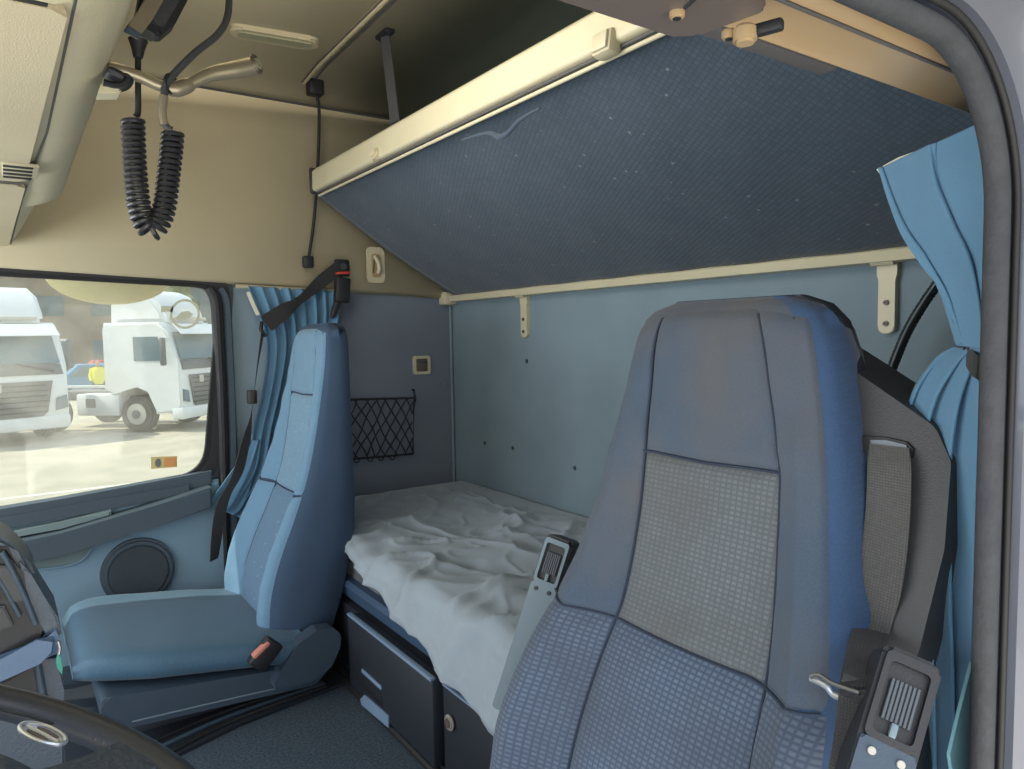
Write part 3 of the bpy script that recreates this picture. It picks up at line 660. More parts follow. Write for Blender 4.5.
def build_back(root, dx, yc, mats, name='backrest'):
    T = Vector((dx,yc,0))
    zs = [.062,.058,.050,.038,.02,-.01]+[-.04-.022*i for i in range(31)]
    zs = [z for z in zs if z >= -.72]+[-.76,-.80,-.83]
    ss = [-1,-.985,-.95,-.9]+[-.85+.05*i for i in range(35)]+[.9,.95,.985,1]
    V = []; n = None
    for z in zs:
        xf, hw, b, th = seat_row(z); row = [front(s,z) for s in ss]
        for s in [1.0,.97,.85,.6,.2,-.2,-.6,-.85,-.97,-1.0][0:10]:
            q = (1-abs(s)**6)**(1/6) if abs(s) < 1 else 0
            row.append(Vector((xf+th*(.55+.45*q), s*hw+lean(z), Z(z)+SDZ)))
        n = len(row); V += [r+T for r in row]
    Fc = [(i*n+k, i*n+(k+1) % n, (i+1)*n+(k+1) % n, (i+1)*n+k) for i in range(len(zs)-1) for k in range(n)]
    Fc.append(tuple(range(n))); Fc.append(tuple((len(zs)-1)*n+k for k in range(n-1,-1,-1)))
    U = [(v.y-yc, v.z) for v in V]
    o = mk(name, V, Fc, mats, root, True, U)
    if isinstance(mats, list):
        for p in o.data.polygons:
            y = p.center.y-yc-lean(p.center.z-EYE-SDZ); hw = seat_row(p.center.z-EYE-SDZ)[1]
            if y < -.80*hw: p.material_index = 1
    return o
def patch(root, dx, yc, name, sl, sr, zt, zb_, m, puff=.006, nu=22, nv=26, wr=0):
    """upholstery panel lying on the front skin. sl/sr: side seam s as function of z; zt/zb: seam heights as function of s"""
    V = []; U = []
    for j in range(nv+1):
        v = j/nv
        for i in range(nu+1):
            u = i/nu
            zz = zt(0)+(zb_(0)-zt(0))*v
            for _ in range(2):
                s = sl(zz)+(sr(zz)-sl(zz))*u; zz = zt(s)+(zb_(s)-zt(s))*v
            s = sl(zz)+(sr(zz)-sl(zz))*u
            e = min(1, 9*min(u,1-u, v*1.2, (1-v)*1.2)); h = math.sqrt(max(0,1-(1-e)**2))
            off = -.0015+puff*h
            if wr: off += wr*h*noise.noise(Vector((s*3+yc*7,zz*22,3)))
            p = front(s,zz,off); V.append(p+Vector((dx,yc,0))); U.append((p.y+0.3, zz*1.05+ (p.x)*.3))
    Fc = [(j*(nu+1)+i, j*(nu+1)+i+1, (j+1)*(nu+1)+i+1, (j+1)*(nu+1)+i) for j in range(nv) for i in range(nu)]
    return mk(name, V, Fc, m, root, True, U)
def seamline(root, dx, yc, f, n, r=.0015, m='piping', name='seam_piping'):
    pts = [f(i/n) for i in range(n+1)]
    return tube(name, [front(s,z,.0015)+Vector((dx,yc,0)) for s, z in pts], r, M[m], root, seg=6)
def seat_back(root, dx, yc, pal, sa, piping=True):
    """pal: materials by panel"""
    build_back(root, dx, yc, [M[k] for k in pal['body']] if isinstance(pal['body'], tuple) else M[pal['body']])
    # side seams: s of inner seam and outer seam
    def ramp(z, pts):
        if z >= pts[0][0]: return pts[0][1]
        for (a, b), (c, d) in zip(pts, pts[1:]):
            if z >= c: return b+(d-b)*(a-z)/(a-c)
        return pts[-1][1]
    inP = lambda z: ramp(z, [(.05,.66),(-.14,.53),(-.35,.46),(-.7,.46)])
    inN = lambda z: ramp(z, [(.05,.48),(-.14,.61),(-.35,.56),(-.7,.50)])
    top = lambda s: .048-.01*abs(s)**4*2
    z1 = lambda s: -.146+.0*s+.006*abs(s)
    z2 = lambda s: Z2[0]-.016*(1-s*s)
    bot = lambda s: -.70 if Z2[0] > -.4 else -.825
    patch(root, dx, yc, 'head_panel', lambda z: -inN(z), inP, top, z1, M[pal['head']], .010, wr=.003)
    patch(root, dx, yc, 'centre_insert', lambda z: -inN(z), inP, z1, z2, M[pal['insert']], .010, nv=36)
    patch(root, dx, yc, 'lumbar_insert', lambda z: -inN(z), inP, z2, bot, M[pal['lumbar']], .010, nv=30)
    for sg in (-1,1):
        L1 = (lambda z: inP(z)) if sg > 0 else (lambda z: -.90)
        R1 = (lambda z: .90) if sg > 0 else (lambda z: -inN(z))
        patch(root, dx, yc, 'side_bolster', L1, R1, top, z2, M[pal['side']], .007, nv=40, wr=.004)
        patch(root, dx, yc, 'lower_bolster', L1, R1, z2, bot, M[pal['lowside']], .008, nv=26, wr=.003)
        seamline(root, dx, yc, lambda t, sg=sg: (sg*(inP if sg > 0 else inN)(.04-.7*t), .04-.7*t), 60)
    seamline(root, dx, yc, lambda t: (-.80, .035-.38*t), 40, .0012)
    for f in (z1, z2):
        seamline(root, dx, yc, lambda t, f=f: (-.88+1.76*t, f(-.88+1.76*t)), 50, .0018)
# ---- driver seat
DY = .60; DX = 0.0
ds = empty('driver_chair', (.5,DY,0), 'near driver seat, worn blue-grey fabric back with waffle-weave centre', 'seat', 'cab seats')
seat_back(ds, DX, DY, dict(body=('seatworn','seatblue'), head='seatworn', insert='waffle', lumbar='waffleblue', side='seatworn', lowside='waffleblue'), 1)
# moulded shell behind
def shell(root, dx, yc):
    V = []; zs = [.063,.060,.051,.03,-.02]+[-.06-.04*i for i in range(16)]; n = 0
    for z in zs:
        xf, hw, b, th = seat_row(min(z-.004,.058)); hw -= .002; row = []
        for k in range(28):
            a = 2*math.pi*k/28; c_, s_ = math.cos(a), math.sin(a)
            yy = hw*math.copysign(abs(s_)**.45, s_); xx = xf+th*.62+(.035 if c_ < 0 else th*.45)*math.copysign(abs(c_)**.5, c_)
            if c_ < 0: xx = xf+th*.62-.012*abs(c_)**.5
            row.append(Vector((xx+dx,yy+yc+lean(z),Z(z)+SDZ)))
        V += row
    n = 28
    Fc = [(i*n+k, i*n+(k+1) % n, (i+1)*n+(k+1) % n, (i+1)*n+k) for i in range(len(zs)-1) for k in range(n)]
    Fc.append(tuple(range(n))); Fc.append(tuple((len(zs)-1)*n+k for k in range(n-1,-1,-1)))
    return mk('back_shell', V, Fc, M['shell'], root)
shell(ds, DX, DY)
# cushion + base (mostly under the picture's lower edge)
def cushion(root, dx, yc, m, ztop, zbot, x0, x1, hw, name='cushion', tilt=0, yaw=0):
    V = []; U = []; nx, n = 26, 36
    for i in range(nx+1):
        t = i/nx; x = x0+(x1-x0)*t
        e = math.sin(math.pi*min(1,max(0,t))*.5)
        rnd = (1-(1-min(1,t/.16))**2.2)**(1/2.2) if t < .16 else 1
        w = hw*(.86+.14*min(1,t/.3))*(.82+.18*rnd); zt = zbot+(ztop-zbot)*(.45+.55*rnd)+.008*math.sin(t*math.pi)
        zm = (zt+zbot)/2; hh = (zt-zbot)/2
        for k in range(n):
            a = 2*math.pi*k/n; c_, s_ = math.cos(a), math.sin(a)
            yy = w*math.copysign(abs(c_)**.55, c_); zz = zm+hh*math.copysign(abs(s_)**.72, s_)
            if s_ > .3:
                zz += .012*(abs(c_)**3) + .0035*noise.noise(Vector((x*9,yy*16,1)))*(1 if abs(c_) < .9 else .3)
            V.append(Vector((x+dx,yy+yc-yaw*(x-x0),Z(zz-tilt*(x-x0))))); U.append((yy,x))
    Fc = [(i*n+k, i*n+(k+1) % n, (i+1)*n+(k+1) % n, (i+1)*n+k) for i in range(nx) for k in range(n)]
    Fc.append(tuple(range(n))); Fc.append(tuple(nx*n+k for k in range(n-1,-1,-1)))
    return mk(name, V, Fc, m, root, True, U)
cushion(ds, DX, DY, M['seatblue'], -.66, -.78, .08, .58, .25)
box('seat_base', (.42,.40,.14), (.34,DY,.07), M['seatplastic'], ds, bev=.02)
# belt housing wing on the outboard side
bh = [(.50,.0),(.455,-.025),(.355,-.082),(.335,-.115),(.330,-.20),(.340,-.30),(.368,-.40),(.39,-.46),(.50,-.46)]
def xw(z): return .797+.25*(z+.02)
pts = roundpoly([(a,b) for a, b in bh], [.002,.03,.03,.02,.03,.03,.02,.005,.002], 4)
bm = bmesh.new()
for thick, inset in ((0,0),):
    A = [bm.verts.new((xw(p.y)+.0,p.x,Z(p.y)+SDZ)) for p in pts]; B = [bm.verts.new((xw(p.y)+.085,p.x,Z(p.y)+SDZ)) for p in pts]
    n = len(A); fa = bm.faces.new(A); fb = bm.faces.new(B[::-1])
    for i in range(n): bm.faces.new((A[i],B[i],B[(i+1) % n],A[(i+1) % n]))
    bmesh.ops.bevel(bm, geom=list(fa.edges)+list(fb.edges), offset=.028, segments=5, affect='EDGES', clamp_overlap=True)
wing = from_bm('belt_housing', bm, M['charcoal'], ds, angle=60)
def onwing(px, py, off=.0):
    x = .74
    for _ in range(8):
        p = P(px,py,X=x); x = xw(p.z-EYE-SDZ)-off
    return P(px,py,X=x)
sl = [onwing(a,b,.004) for a, b in ((860,441),(863,436),(884,437),(906,442),(913,449),(912,458),(905,462),(868,456),(861,449))]
slot = prism('belt_slot', sl, (.006,0,0), M['black'], wing, 0)
prism('slot_lining', [onwing(a,b,.006) for a, b in ((870,440),(886,440),(906,445),(909,453),(872,449))], (.0015,0,0), M['grey'], slot, 0)
# armrests folded up beside the backrest
def armrest(root, top, bot, face, w, lab, big, bodymat):
    """top/bot: centre points of the front face; face: outward normal; w: width"""
    top, bot = Vector(top), Vector(bot); dn = (bot-top).normalized(); face = Vector(face).normalized()
    face = (face-dn*face.dot(dn)).normalized(); sd = dn.cross(face).normalized()
    q = lambda a, b, c=0: top+sd*a+dn*b+face*c
    hl = .078
    L = (bot-top).length
    o = prism('armrest', [q(p.x,p.y,0) for p in roundpoly([(-w/2,0),(w/2,0),(w/2,L),(-w/2,L)], .008, 4)], face*-.05, M['black'], root, .006, 3)
    o['label'] = lab
    # recess tray: rim
    A = [q(p.x,p.y) for p in roundpoly([(-w*.44,.004),(w*.44,.004),(w*.44,hl),(-w*.44,hl)], .006, 4)]
    B = [q(p.x,p.y) for p in roundpoly([(-w*.34,.012),(w*.34,.012),(w*.34,hl-.006),(-w*.34,hl-.006)], .005, 4)]
    bm = bmesh.new(); n = len(A); vs = [[bm.verts.new(p+face*h) for p in S] for S, h in ((A,0),(A,.006),(B,.006),(B,-.0))]
    for i in range(n):
        for k in range(3): bm.faces.new((vs[k][i],vs[k][(i+1) % n],vs[k+1][(i+1) % n],vs[k+1][i]))
    from_bm('tray_rim', bm, M['palegrey'] if not big else M['black'], o)
    # ridged adjuster wheel
    bm = bmesh.new()
    R = w*.24
    for k in range(-3,4):
        add_tube(bm, [q(k*w*.072,.026,.003), q(k*w*.072,.060,.003)], w*.034, 6)
    from_bm('adjuster_wheel', bm, M['ridge'], o)
    box('wheel_stem', (w*.12,.012,.006), (0,0,0), M['palegrey'], o, mtx=axes(q(-.0,.066,.003), sd, dn, face), bev=.001)
    prism('arm_cover', [q(p.x,p.y,-.002) for p in roundpoly([(-w*.47,hl),(w*.47,hl),(w*.47,L),(-w*.47,L)], .004, 4)], face*.007, M[bodymat], o, .002)
    for s_ in (-1,1):
        sc_ = disc('screw', q(s_*w*.24,hl+.010,.005), face, w*.07, .0025, M['black'] if not big else M['knob'], o, seg=16, bev=.0005)
    return o
at = P(571,545,X=.70); ab = P(497,720,X=.60)
armrest(ds, P(560,538,X=.72), P(505,712,X=.62), (-.82,-.5,.12), .048, 'folded-up armrest on the side nearer the bed, pale cover', False, 'palegrey')
armrest(ds, P(914,655,X=.625), P(872,800,X=.555), (-.78,-.55,.2), .047, 'folded-up armrest on the door side, dark cover with two bright screws', True, 'seatplastic')
# driver belt
db = empty('driver_seat_belt', onwing(890,450), 'dark grey belt coming out of the driver seat side slot, with metal tongue', 'seat belt')
bp_ = [onwing(889,446,.007), onwing(889,470,.012), onwing(887,520,.012), onwing(880,580,.014), onwing(871,630,.02), P(860,680,X=.615), P(856,730,X=.60), P(846,800,X=.585)]
yd = Vector((0,-1,0))
ribbon('webbing', bp_[:6], [yd, yd, Vector((.0,-1,-.1)), Vector((.25,-1,-.15)), Vector((.6,-.7,-.2)), Vector((.8,-.5,0))], [.042,.046,.046,.042,.034,.034], M['beltgrey'], db)
ribbon('lap_webbing', [bp_[4], bp_[5], bp_[6], bp_[7]], [Vector((.6,-.7,-.2)), Vector((.3,-1,0)), Vector((0.1,-1,.1)), Vector((0,-1,.1))], [.034,.032,.036,.04], M['belt'], db)
tg = [P(a,b,X=.60) for a, b in ((810,676),(818,674),(838,684),(850,690),(850,697),(833,697))]
tube('tongue_loop', [P(a,b,X=.60) for a, b in ((811,677),(819,675),(832,683),(845,688),(860,693),(886,692))][0:5], .0022, M['steel'], db, n=5)
tube('tongue_plate', [P(a,b,X=.605) for a, b in ((811,678),(826,686),(834,695),(845,698),(858,697))], .0032, M['chrome'], db, n=5)
prism('tongue_cover', [P(a,b,X=.60) for a, b in ((836,690),(855,690),(888,694),(886,700),(858,702),(838,698))], (.012,0,0), M['black'], db, .002)
# ---- passenger seat
LEAN[0] = 0; SEAT[:] = SEAT_PASSENGER; Z2[0] = -.405
PY = 2.10; PX = -.012
ps = empty('passenger_chair', (.4,PY,0), 'passenger seat by the far window, lighter blue fabric with smooth cushion', 'seat', 'cab seats')
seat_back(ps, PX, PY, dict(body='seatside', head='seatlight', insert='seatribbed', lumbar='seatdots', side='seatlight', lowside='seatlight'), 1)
cushion(ps, 0, PY, M['seatcush'], -.708, -.795, .085, .60, .262, tilt=.13, yaw=.09)
# moulded pan, side cover, base
pan = [(.13,-.80),(.55,-.85),(.66,-.855),(.68,-.865),(.62,-.915),(.18,-.885),(.13,-.865)]
prism('seat_pan', [Vector((p.x,PY-.285,Z(p.y))) for p in roundpoly(pan, .02, 5)], (0,.50,0), M['seatplastic'], ps, .008)
cov = [(.50,-.870),(.53,-.83),(.57,-.78),(.62,-.757),(.665,-.762),(.685,-.785),(.68,-.82),(.655,-.865),(.60,-.888),(.51,-.885)]
prism('side_cover', [Vector((p.x,PY-.315,Z(p.y))) for p in roundpoly(cov, .02, 5)], (0,.045,0), M['seatplastic'], ps, .010, 3, 50)
tube('pan_trim', [Vector((x,PY-.286,Z(z))) for x, z in ((.19,-.872),(.4,-.885),(.58,-.898))], .002, M['palegrey'], ps, n=4)
box('pedestal', (.46,.44,.07), (.40,PY+.02,.037), M['shell'], ps, bev=.01)
bk = P(260,652,Y=PY-.315)
bb = box('buckle', (.05,.03,.075), bk+Vector((.012,.0,-.008)), M['black'], ps, rot=(0,.75,0), bev=.006)
box('buckle_button', (.012,.024,.05), bk+Vector((0,-.008,.010)), M['pinkred'], bb, rot=(0,.95,0), bev=.005)
# passenger belt
pb = empty('passenger_seat_belt', P(340,268,Y=2.4), 'black passenger belt running from its upper anchor over the curtain', 'seat belt')
dperp = Vector((-.6,0,.8))
w1 = [P(341,266,Y=2.42), P(322,281,Y=2.40), P(300,300,Y=2.385), P(283,312,Y=2.375), P(266,324,Y=2.37)]
ribbon('webbing', w1, [dperp,dperp,Vector((-.5,-.5,.7)),dperp,dperp], [.045,.045,.034,.052,.058], M['belt'], pb)
w2 = [P(263,330,Y=2.375), P(257,370,Y=2.39), P(252,410,Y=2.40), P(246,440,Y=2.39), P(237,475,Y=2.37), P(222,505,Y=2.35), P(214,560,Y=2.38)]
ribbon('lower_webbing', w2, [Vector((.5,.9,0)),Vector((.35,1,0)),Vector((.3,1,0)),Vector((.8,.6,.1)),Vector((1,.3,.3)),Vector((1,.2,.3)),Vector((.6,.6,.0))], .044, M['belt'], pb)
a = P(342,268,Y=2.43); box('upper_anchor', (.055,.02,.06), a, M['black'], pb, bev=.008); disc('anchor_bolt', a+Vector((0,-.012,.004)), (0,-1,0), .012, .006, M['charcoal'], pb, bev=.002)
a = P(342,290,Y=2.41); bb = box('buckle', (.052,.03,.085), a, M['black'], pb, rot=(0,.1,0), bev=.006)
box('red_release', (.048,.02,.008), P(343,273,Y=2.395), M['red'], bb, rot=(0,-.08,0), bev=.002)
tube('buckle_stalk', [P(338,300,Y=2.42), P(334,312,Y=2.42), P(332,318,Y=2.42)], [.014,.012,.006], M['blackrub'], pb, n=4)
tube('guide_loop', [P(262,322,Y=2.38), P(261,330,Y=2.37), P(266,336,Y=2.37)], .006, M['black'], pb, n=4)
box('pillar_slider', (.03,.02,.045), P(252,397,Y=2.43), M['charcoal'], pb, bev=.004)
# ================================================================== CURTAINS
def curtain(root, name, L, R, nfold, amp, m, depth_dir, nu=90, seed=0, hem=0, th=.003):
    """L/R: matching lists of 3-D points down the two edges; folds bulge along depth_dir"""
    Ls, Rs = smoothpath(L, 10), smoothpath(R, 10); V = []
    dd = Vector(depth_dir).normalized()
    for j, (a, b) in enumerate(zip(Ls, Rs)):
        v = j/(len(Ls)-1); wdt = (b-a).length
        for i in range(nu+1):
            u = i/nu; ph = u*nfold*2*math.pi+seed+.8*math.sin(v*3+seed)+.9*noise.noise(Vector((u*4,v*3,seed)))
            am = amp*(.55+.45*noise.noise(Vector((u*6,v*1.5,seed+5))))
            V.append(a.lerp(b, u)+dd*am*(math.sin(ph)+.25*math.sin(ph*2.3+1))+(b-a).normalized()*am*.12*math.cos(ph*1.0))
    Fc = [(j*(nu+1)+i, j*(nu+1)+i+1, (j+1)*(nu+1)+i+1, (j+1)*(nu+1)+i) for j in range(len(Ls)-1) for i in range(nu)]
    o = mk(name, V, Fc, m, root); s = o.modifiers.new('s','SOLIDIFY'); s.thickness = th; s.offset = 0; return o
cl = empty('passenger_curtain', P(290,290,Y=2.43), 'gathered light blue curtain behind the passenger seat by the far window', 'curtain')
Yc = 2.435
curtain(cl, 'curtain_cloth', [P(a,b,Y=y) for a, b, y in ((247,286,2.44),(257,310,2.43),(266,345,2.42),(262,390,2.42),(252,430,2.42),(244,470,2.42),(222,500,2.42),(214,507,2.42))],
        [P(a,b,Y=y) for a, b, y in ((337,291,2.44),(337,318,2.44),(330,350,2.44),(318,390,2.44),(310,430,2.44),(300,470,2.44),(290,500,2.44),(270,530,2.44))], 7, .02, M['curtain'], (.15,-1,0), seed=1.3)
ribbon('header_tape', [P(248,292,Y=2.425), P(252,302,Y=2.42), P(258,315,Y=2.415)], Vector((1,0,.3)), .012, M['lining'], cl)
curtain(cl, 'lower_fold', [P(a,b,Y=2.41) for a, b in ((250,440),(238,462),(222,485),(211,500),(210,505))], [P(a,b,Y=2.41) for a, b in ((262,440),(256,470),(248,495),(238,512),(226,508))], 1.2, .008, M['curtain'], (.15,-1,0), seed=4)
tube('curtain_track', [P(236,286,Y=2.455), P(345,292,Y=2.455)], .007, M['cream'], cl)
# driver curtain
cr = empty('driver_curtain', P(950,140,Y=.33), 'blue curtain gathered with a dark tie beside the driver door pillar', 'curtain')
def cp(px, py, Y): return P(px,py,Y=Y)
curtain(cr, 'upper_cloth', [cp(a,b,y) for a, b, y in ((877,169,.44),(885,200,.43),(898,235,.41),(915,262,.39),(937,292,.365),(950,320,.35),(958,343,.34))],
        [cp(a,b,y) for a, b, y in ((982,122,.300),(984,160,.300),(986,200,.300),(988,235,.300),(989,270,.302),(988,310,.303),(986,352,.303))], 1.7, .024, M['curtain'], (-.6,-.7,0), seed=2.2)
prism('lining_edge', [cp(a,b,y) for a, b, y in ((878,169,.443),(900,157,.42),(925,148,.385),(950,140,.345),(930,153,.375),(905,164,.41),(881,173,.44))], (0,.002,0), M['lining'], cr)
ribbon('tie_back', [cp(964,346,.333), cp(967,352,.33), cp(976,366,.312), cp(986,372,.306)], [Vector((0,0,1)),Vector((.2,0,1)),Vector((.2,0,1)),Vector((0,0,1))], .022, M['belt'], cr, th=.003)
curtain(cr, 'lower_cloth', [cp(a,b,y) for a, b, y in ((957,348,.345),(938,360,.365),(912,395,.39),(900,450,.40),(905,520,.39),(905,600,.38),(915,680,.37),(918,790,.36))],
        [cp(a,b,y) for a, b, y in ((988,352,.303),(988,375,.303),(988,420,.303),(987,460,.303),(985,520,.303),(984,600,.303),(980,690,.303),(978,790,.303))], 3.4, .018, M['curtain'], (-.6,-.7,0), seed=3.4)
prism('turned_lining', [cp(a,b,.295) for a, b in ((972,665),(975,660),(978,790),(955,790),(950,755),(960,712))], (0,.003,0), M['tealcloth'], cr, 0)
# gooseneck lamp behind driver seat
gl = empty('flexible_lamp', P(886,386,X=1.38), 'black ribbed flexible lamp stem rising behind the driver seat wing', 'lamp')
pts = smoothpath([P(a,b,X=1.36) for a, b in ((880,410),(887,382),(896,358),(908,330),(924,303),(940,280),(955,255))], 14)
bm = bmesh.new(); add_tube(bm, pts, [.0085+.0012*(i % 2) for i in range(len(pts))], 12); from_bm('flexible_stem', bm, M['black'], gl)
tube('painted_stem_highlight', [p+Vector((-.0095,-.003,.003)) for p in pts[14:-8]], .0018, M['palegrey'], gl)  # pale strip laid along the stem to draw its highlight
disc('wall_socket', P(880,412,X=1.40)+Vector((.0,0,-.01)), (.0,.3,-1), .014, .05, M['black'], gl, bev=.003)
box('mount', (.07,.03,.03), P(880,414,X=1.42)+Vector((0,0,-.03)), M['black'], gl, bev=.006)
# ================================================================== LOWER BED
bed = empty('lower_bunk', (1.1,1.4,.3), 'low sleeping berth with blue frame and dark ruffled sheet along rear wall', 'bed')
prism('bed_frame', [Vector((.745,.32,Z(-.725))),Vector((.735,.32,Z(-.69))),Vector((.745,.32,Z(-.678))),Vector((XR-.01,.32,Z(-.678))),Vector((XR-.01,.32,Z(-.725)))], (0,2.16,0), M['steelblue'], bed, .004)
V = []; ny = 160; prof_ = [(.765,-.677),(.762,-.655),(.766,-.635),(.785,-.618),(.81,-.61),(1.1,-.608),(XR-.006,-.608)]
for j in range(ny+1):
    y = .33+(2.47-.33)*j/ny
    for k, (x, z) in enumerate(prof_):
        w = (.012 if k in (1,2,3) else .004 if k else .002)
        nn = noise.noise(Vector((y*16,k*.6,1.5)))+.6*noise.noise(Vector((y*34,k*1.1,4)))
        V.append((x-w*nn, y, Z(z)+w*.4*nn))
K = len(prof_); mk('mattress', V, [(j*K+k,j*K+k+1,(j+1)*K+k+1,(j+1)*K+k) for j in range(ny) for k in range(K-1)], M['mattress'], bed)
# blanket
bl = None; V = []; U = []; nu, nv = 150, 190
quilt = [(random.uniform(.85,1.4), random.uniform(.6,2.4)) for _ in range(14)]
quilt = [(x, y) for x in (.92,1.12,1.32) for y in (1.0,1.25,1.5,1.75,2.0,2.25)]
for j in range(nv+1):
    y = 2.42-(2.42-.42)*j/nv
    hang = max(.0, min(.24, .0+.155*(1.92-y)+.006*noise.noise(Vector((y*5,0,0)))))         # how far it hangs over the front
    start = .748 if y < 2.0 else .748+.05*min(1,(y-2.0)/.3)
    Ltop = (XR-.012)-start; Ltot = Ltop+hang
    for i in range(nu+1):
        s = Ltot*i/nu                          # from the rear wall forwards
        x = XR-.012-s; z = -.578; nx_, nz_ = 0, 1
        rad = .035
        if s > Ltop-rad:
            a = (s-(Ltop-rad))/rad
            if a < math.pi/2: x = start+rad-rad*math.sin(a); z = -.578-rad*(1-math.cos(a)); nx_, nz_ = -math.sin(a), math.cos(a)
            else: drp = (a-math.pi/2)*rad; x = start-.004-.05*min(1,drp/.10); z = -.578-rad-drp; nx_, nz_ = -1, 0
        # folds: long diagonal wrinkles plus quilting dimples
        f = .010*noise.noise(Vector((x*5,y*4,0)))+.008*noise.noise(Vector((x*3+y*6,x*9-y*3,2)))+.004*noise.noise(Vector((x*16,y*12,5)))
        rg = 1-abs(noise.noise(Vector((x*4.2+y*1.6,y*3.1-x*1.2,9))))*2.2; f += .010*max(0,rg)**6
        rg = 1-abs(noise.noise(Vector((x*9+y*3,y*8-x*2,31))))*2.2; f += .005*max(0,rg)**5
        rg = 1-abs(noise.noise(Vector((x*2.2-y*3.1,y*2.4+x*2.8,19))))*2.2; f += .014*max(0,rg)**8
        if nx_ < -.4: f += .008*math.sin(y*26+3*noise.noise(Vector((y*3,0,7))))*min(1,(s-Ltop+rad)/.1)
        for qx, qy in quilt:
            d2 = (x-qx)**2+(y-qy)**2
            if d2 < .02: f -= .012*math.exp(-d2/.0012)-.006*math.exp(-d2/.006)
        edge = min(i, nu-i, j, nv-j); f += .004 if 1 < nu-i < 5 else 0
        f = (max(f,-.004) if nx_ < -.5 else f)*min(1,max(.15,(1.43-x)/.12))*min(1,max(.2,(2.42-y)/.1))+.004
        V.append((min(x+nx_*f, XR-.008), y, Z(z)+nz_*max(-.012,f))); U.append((s,y))
mk('blanket', V, [(j*(nu+1)+i, j*(nu+1)+i+1, (j+1)*(nu+1)+i+1, (j+1)*(nu+1)+i) for j in range(nv) for i in range(nu)], M['blanket'], None, True, U)
bl = bpy.data.objects['blanket']; s = bl.modifiers.new('s','SOLIDIFY'); s.thickness = .012; s.offset = -1
tag(bl, 'rumpled pale grey quilted blanket draped over the berth front edge', 'blanket')
# ================================================================== LOCKERS under the bed
lk = empty('storage_locker', (.75,1.4,0), 'dark locker unit below the berth with drawer and locked flap', 'locker')
box2('carcass', (.735,.33,.0), (1.3,2.46,Z(-.74)), M['cab'], lk, bev=.003)
def xy(px, X): return P(px,690,X=X).y
dA, dB = 1.78, 1.315
dr = box2('drawer_front', (.700,dB,.03), (.735,dA,Z(-.733)), M['cab'], lk, bev=.006)
box2('top_edge', (.6985,dB+.004,Z(-.7345)), (.712,dA-.002,Z(-.727)), M['edge'], dr, bev=.002)
hx = .699; q = P(373,682,X=hx)
box('handle_rim', (.004,.115,.010), (hx-.001,P(372,684,X=hx).y,P(372,679,X=hx).z), M['edge'], dr, bev=.001)
box('handle_recess', (.004,.115,.03), (hx+.001,P(372,694,X=hx).y,P(372,692,X=hx).z), M['black'], dr, bev=.001)
prism('handle_lip', [P(a,b,X=hx-.002) for a, b in ((360,699),(364,695),(388,716),(388,728),(361,705))], (.004,0,0), M['edge'], dr, .001)
fl = box2('locker_flap', (.714,1.055,.03), (.735,1.295,Z(-.733)), M['cab'], lk, bev=.004)
box2('top_edge', (.712,1.057,Z(-.7345)), (.720,1.293,Z(-.730)), M['edge'], fl, bev=.001)
c = P(451,722,X=.712); kb = disc('lock_knob', c, (-1,0,0), .0165, .008, M['knob'], fl, bev=.003); disc('lock_barrel', c+Vector((-.0075,0,0)), (-1,0,0), .010, .003, M['brownplate'], kb, bev=.001)
box2('lower_rail', (.72,.33,.0), (.735,2.3,.03), M['black'], lk, bev=.002)
struct(tube('trim_14', [(.715,1.85,.012),(.712,1.3,.012),(.71,.9,.012)], .012, M['blackrub']))
# rubber mat with raised ribs between carpet and passenger seat
mt = tag(prism('rubber_mat', [Vector((x,y,.001)) for x, y in ((-.5,1.55),(.12,1.70),(.42,1.80),(.72,1.84),(.72,2.30),(-.5,2.3))], (0,0,.008), M['cab'], None, .003), 'dark rubber floor mat under the passenger seat front', 'mat')
for k in range(3): tube('rib', [Vector((-.4,1.60+.05*k,.012)),Vector((.12,1.715+.045*k,.012)),Vector((.4,1.812+.03*k,.012)),Vector((.66,1.845+.015*k,.012))], .006, M['black'] if k != 1 else M['seatplastic'], mt, n=5)
# ================================================================== DASHBOARD
da = empty('dashboard', (-.2,1.3,.3), 'slate blue dashboard end with hood, switch panel and pocket', 'dashboard')
def lathe_section(nm, sec, y0, y1, m, parent, bev=.0): return prism(nm, [Vector((x,y0,Z(z))) for x, z in sec], (0,y1-y0,0), m, parent, bev)
YD = 1.28
hd = [P(a,b,Y=YD) for a, b in ((-60,528),(-10,533),(6,540),(18,551),(30,564),(35,574),(27,578),(16,566),(-60,566))]
prism('hood', hd, (0,.12,0), M['dash'], da, .006, 3, 50)
sp_ = [P(a,b,Y=YD-.01) for a, b in ((-70,548),(8,548),(22,578),(40,600),(50,622),(44,640),(30,648),(-70,678))]
prism('switch_panel', sp_, (0,.12,0), M['black'], da, .006, 3)
tube('panel_bead', [P(a,b,Y=YD-.016) for a, b in ((2,552),(14,574),(26,600),(36,624))], .004, M['seatplastic'], da, n=4)
tube('panel_bead', [P(a,b,Y=YD-.016) for a, b in ((-14,560),(2,584),(20,616))], .003, M['seatplastic'], da, n=4)
for sq in (((-8,566),(8,566),(26,600),(10,604)),((-20,612),(4,606),(14,626),(-8,634)),((-40,570),(-14,568),(0,600),(-22,606))):
    prism('switch', [P(a,b,Y=YD-.018) for a, b in sq], (0,.008,0), M['charcoal'], da, .002)
prism('cheek', [P(a,b,Y=YD-.012) for a, b in ((20,562),(31,574),(44,596),(58,618),(62,634),(50,642),(36,618),(24,590))], (0,.12,0), M['dash'], da, .003, 2, 50)
prism('knee_trim', [P(a,b,Y=YD-.03) for a, b in ((-70,690),(0,660),(40,645),(56,632),(60,640),(58,655),(40,664),(0,682),(-70,712))], (0,.14,0), M['dashblue'], da, .010, 3, 50)
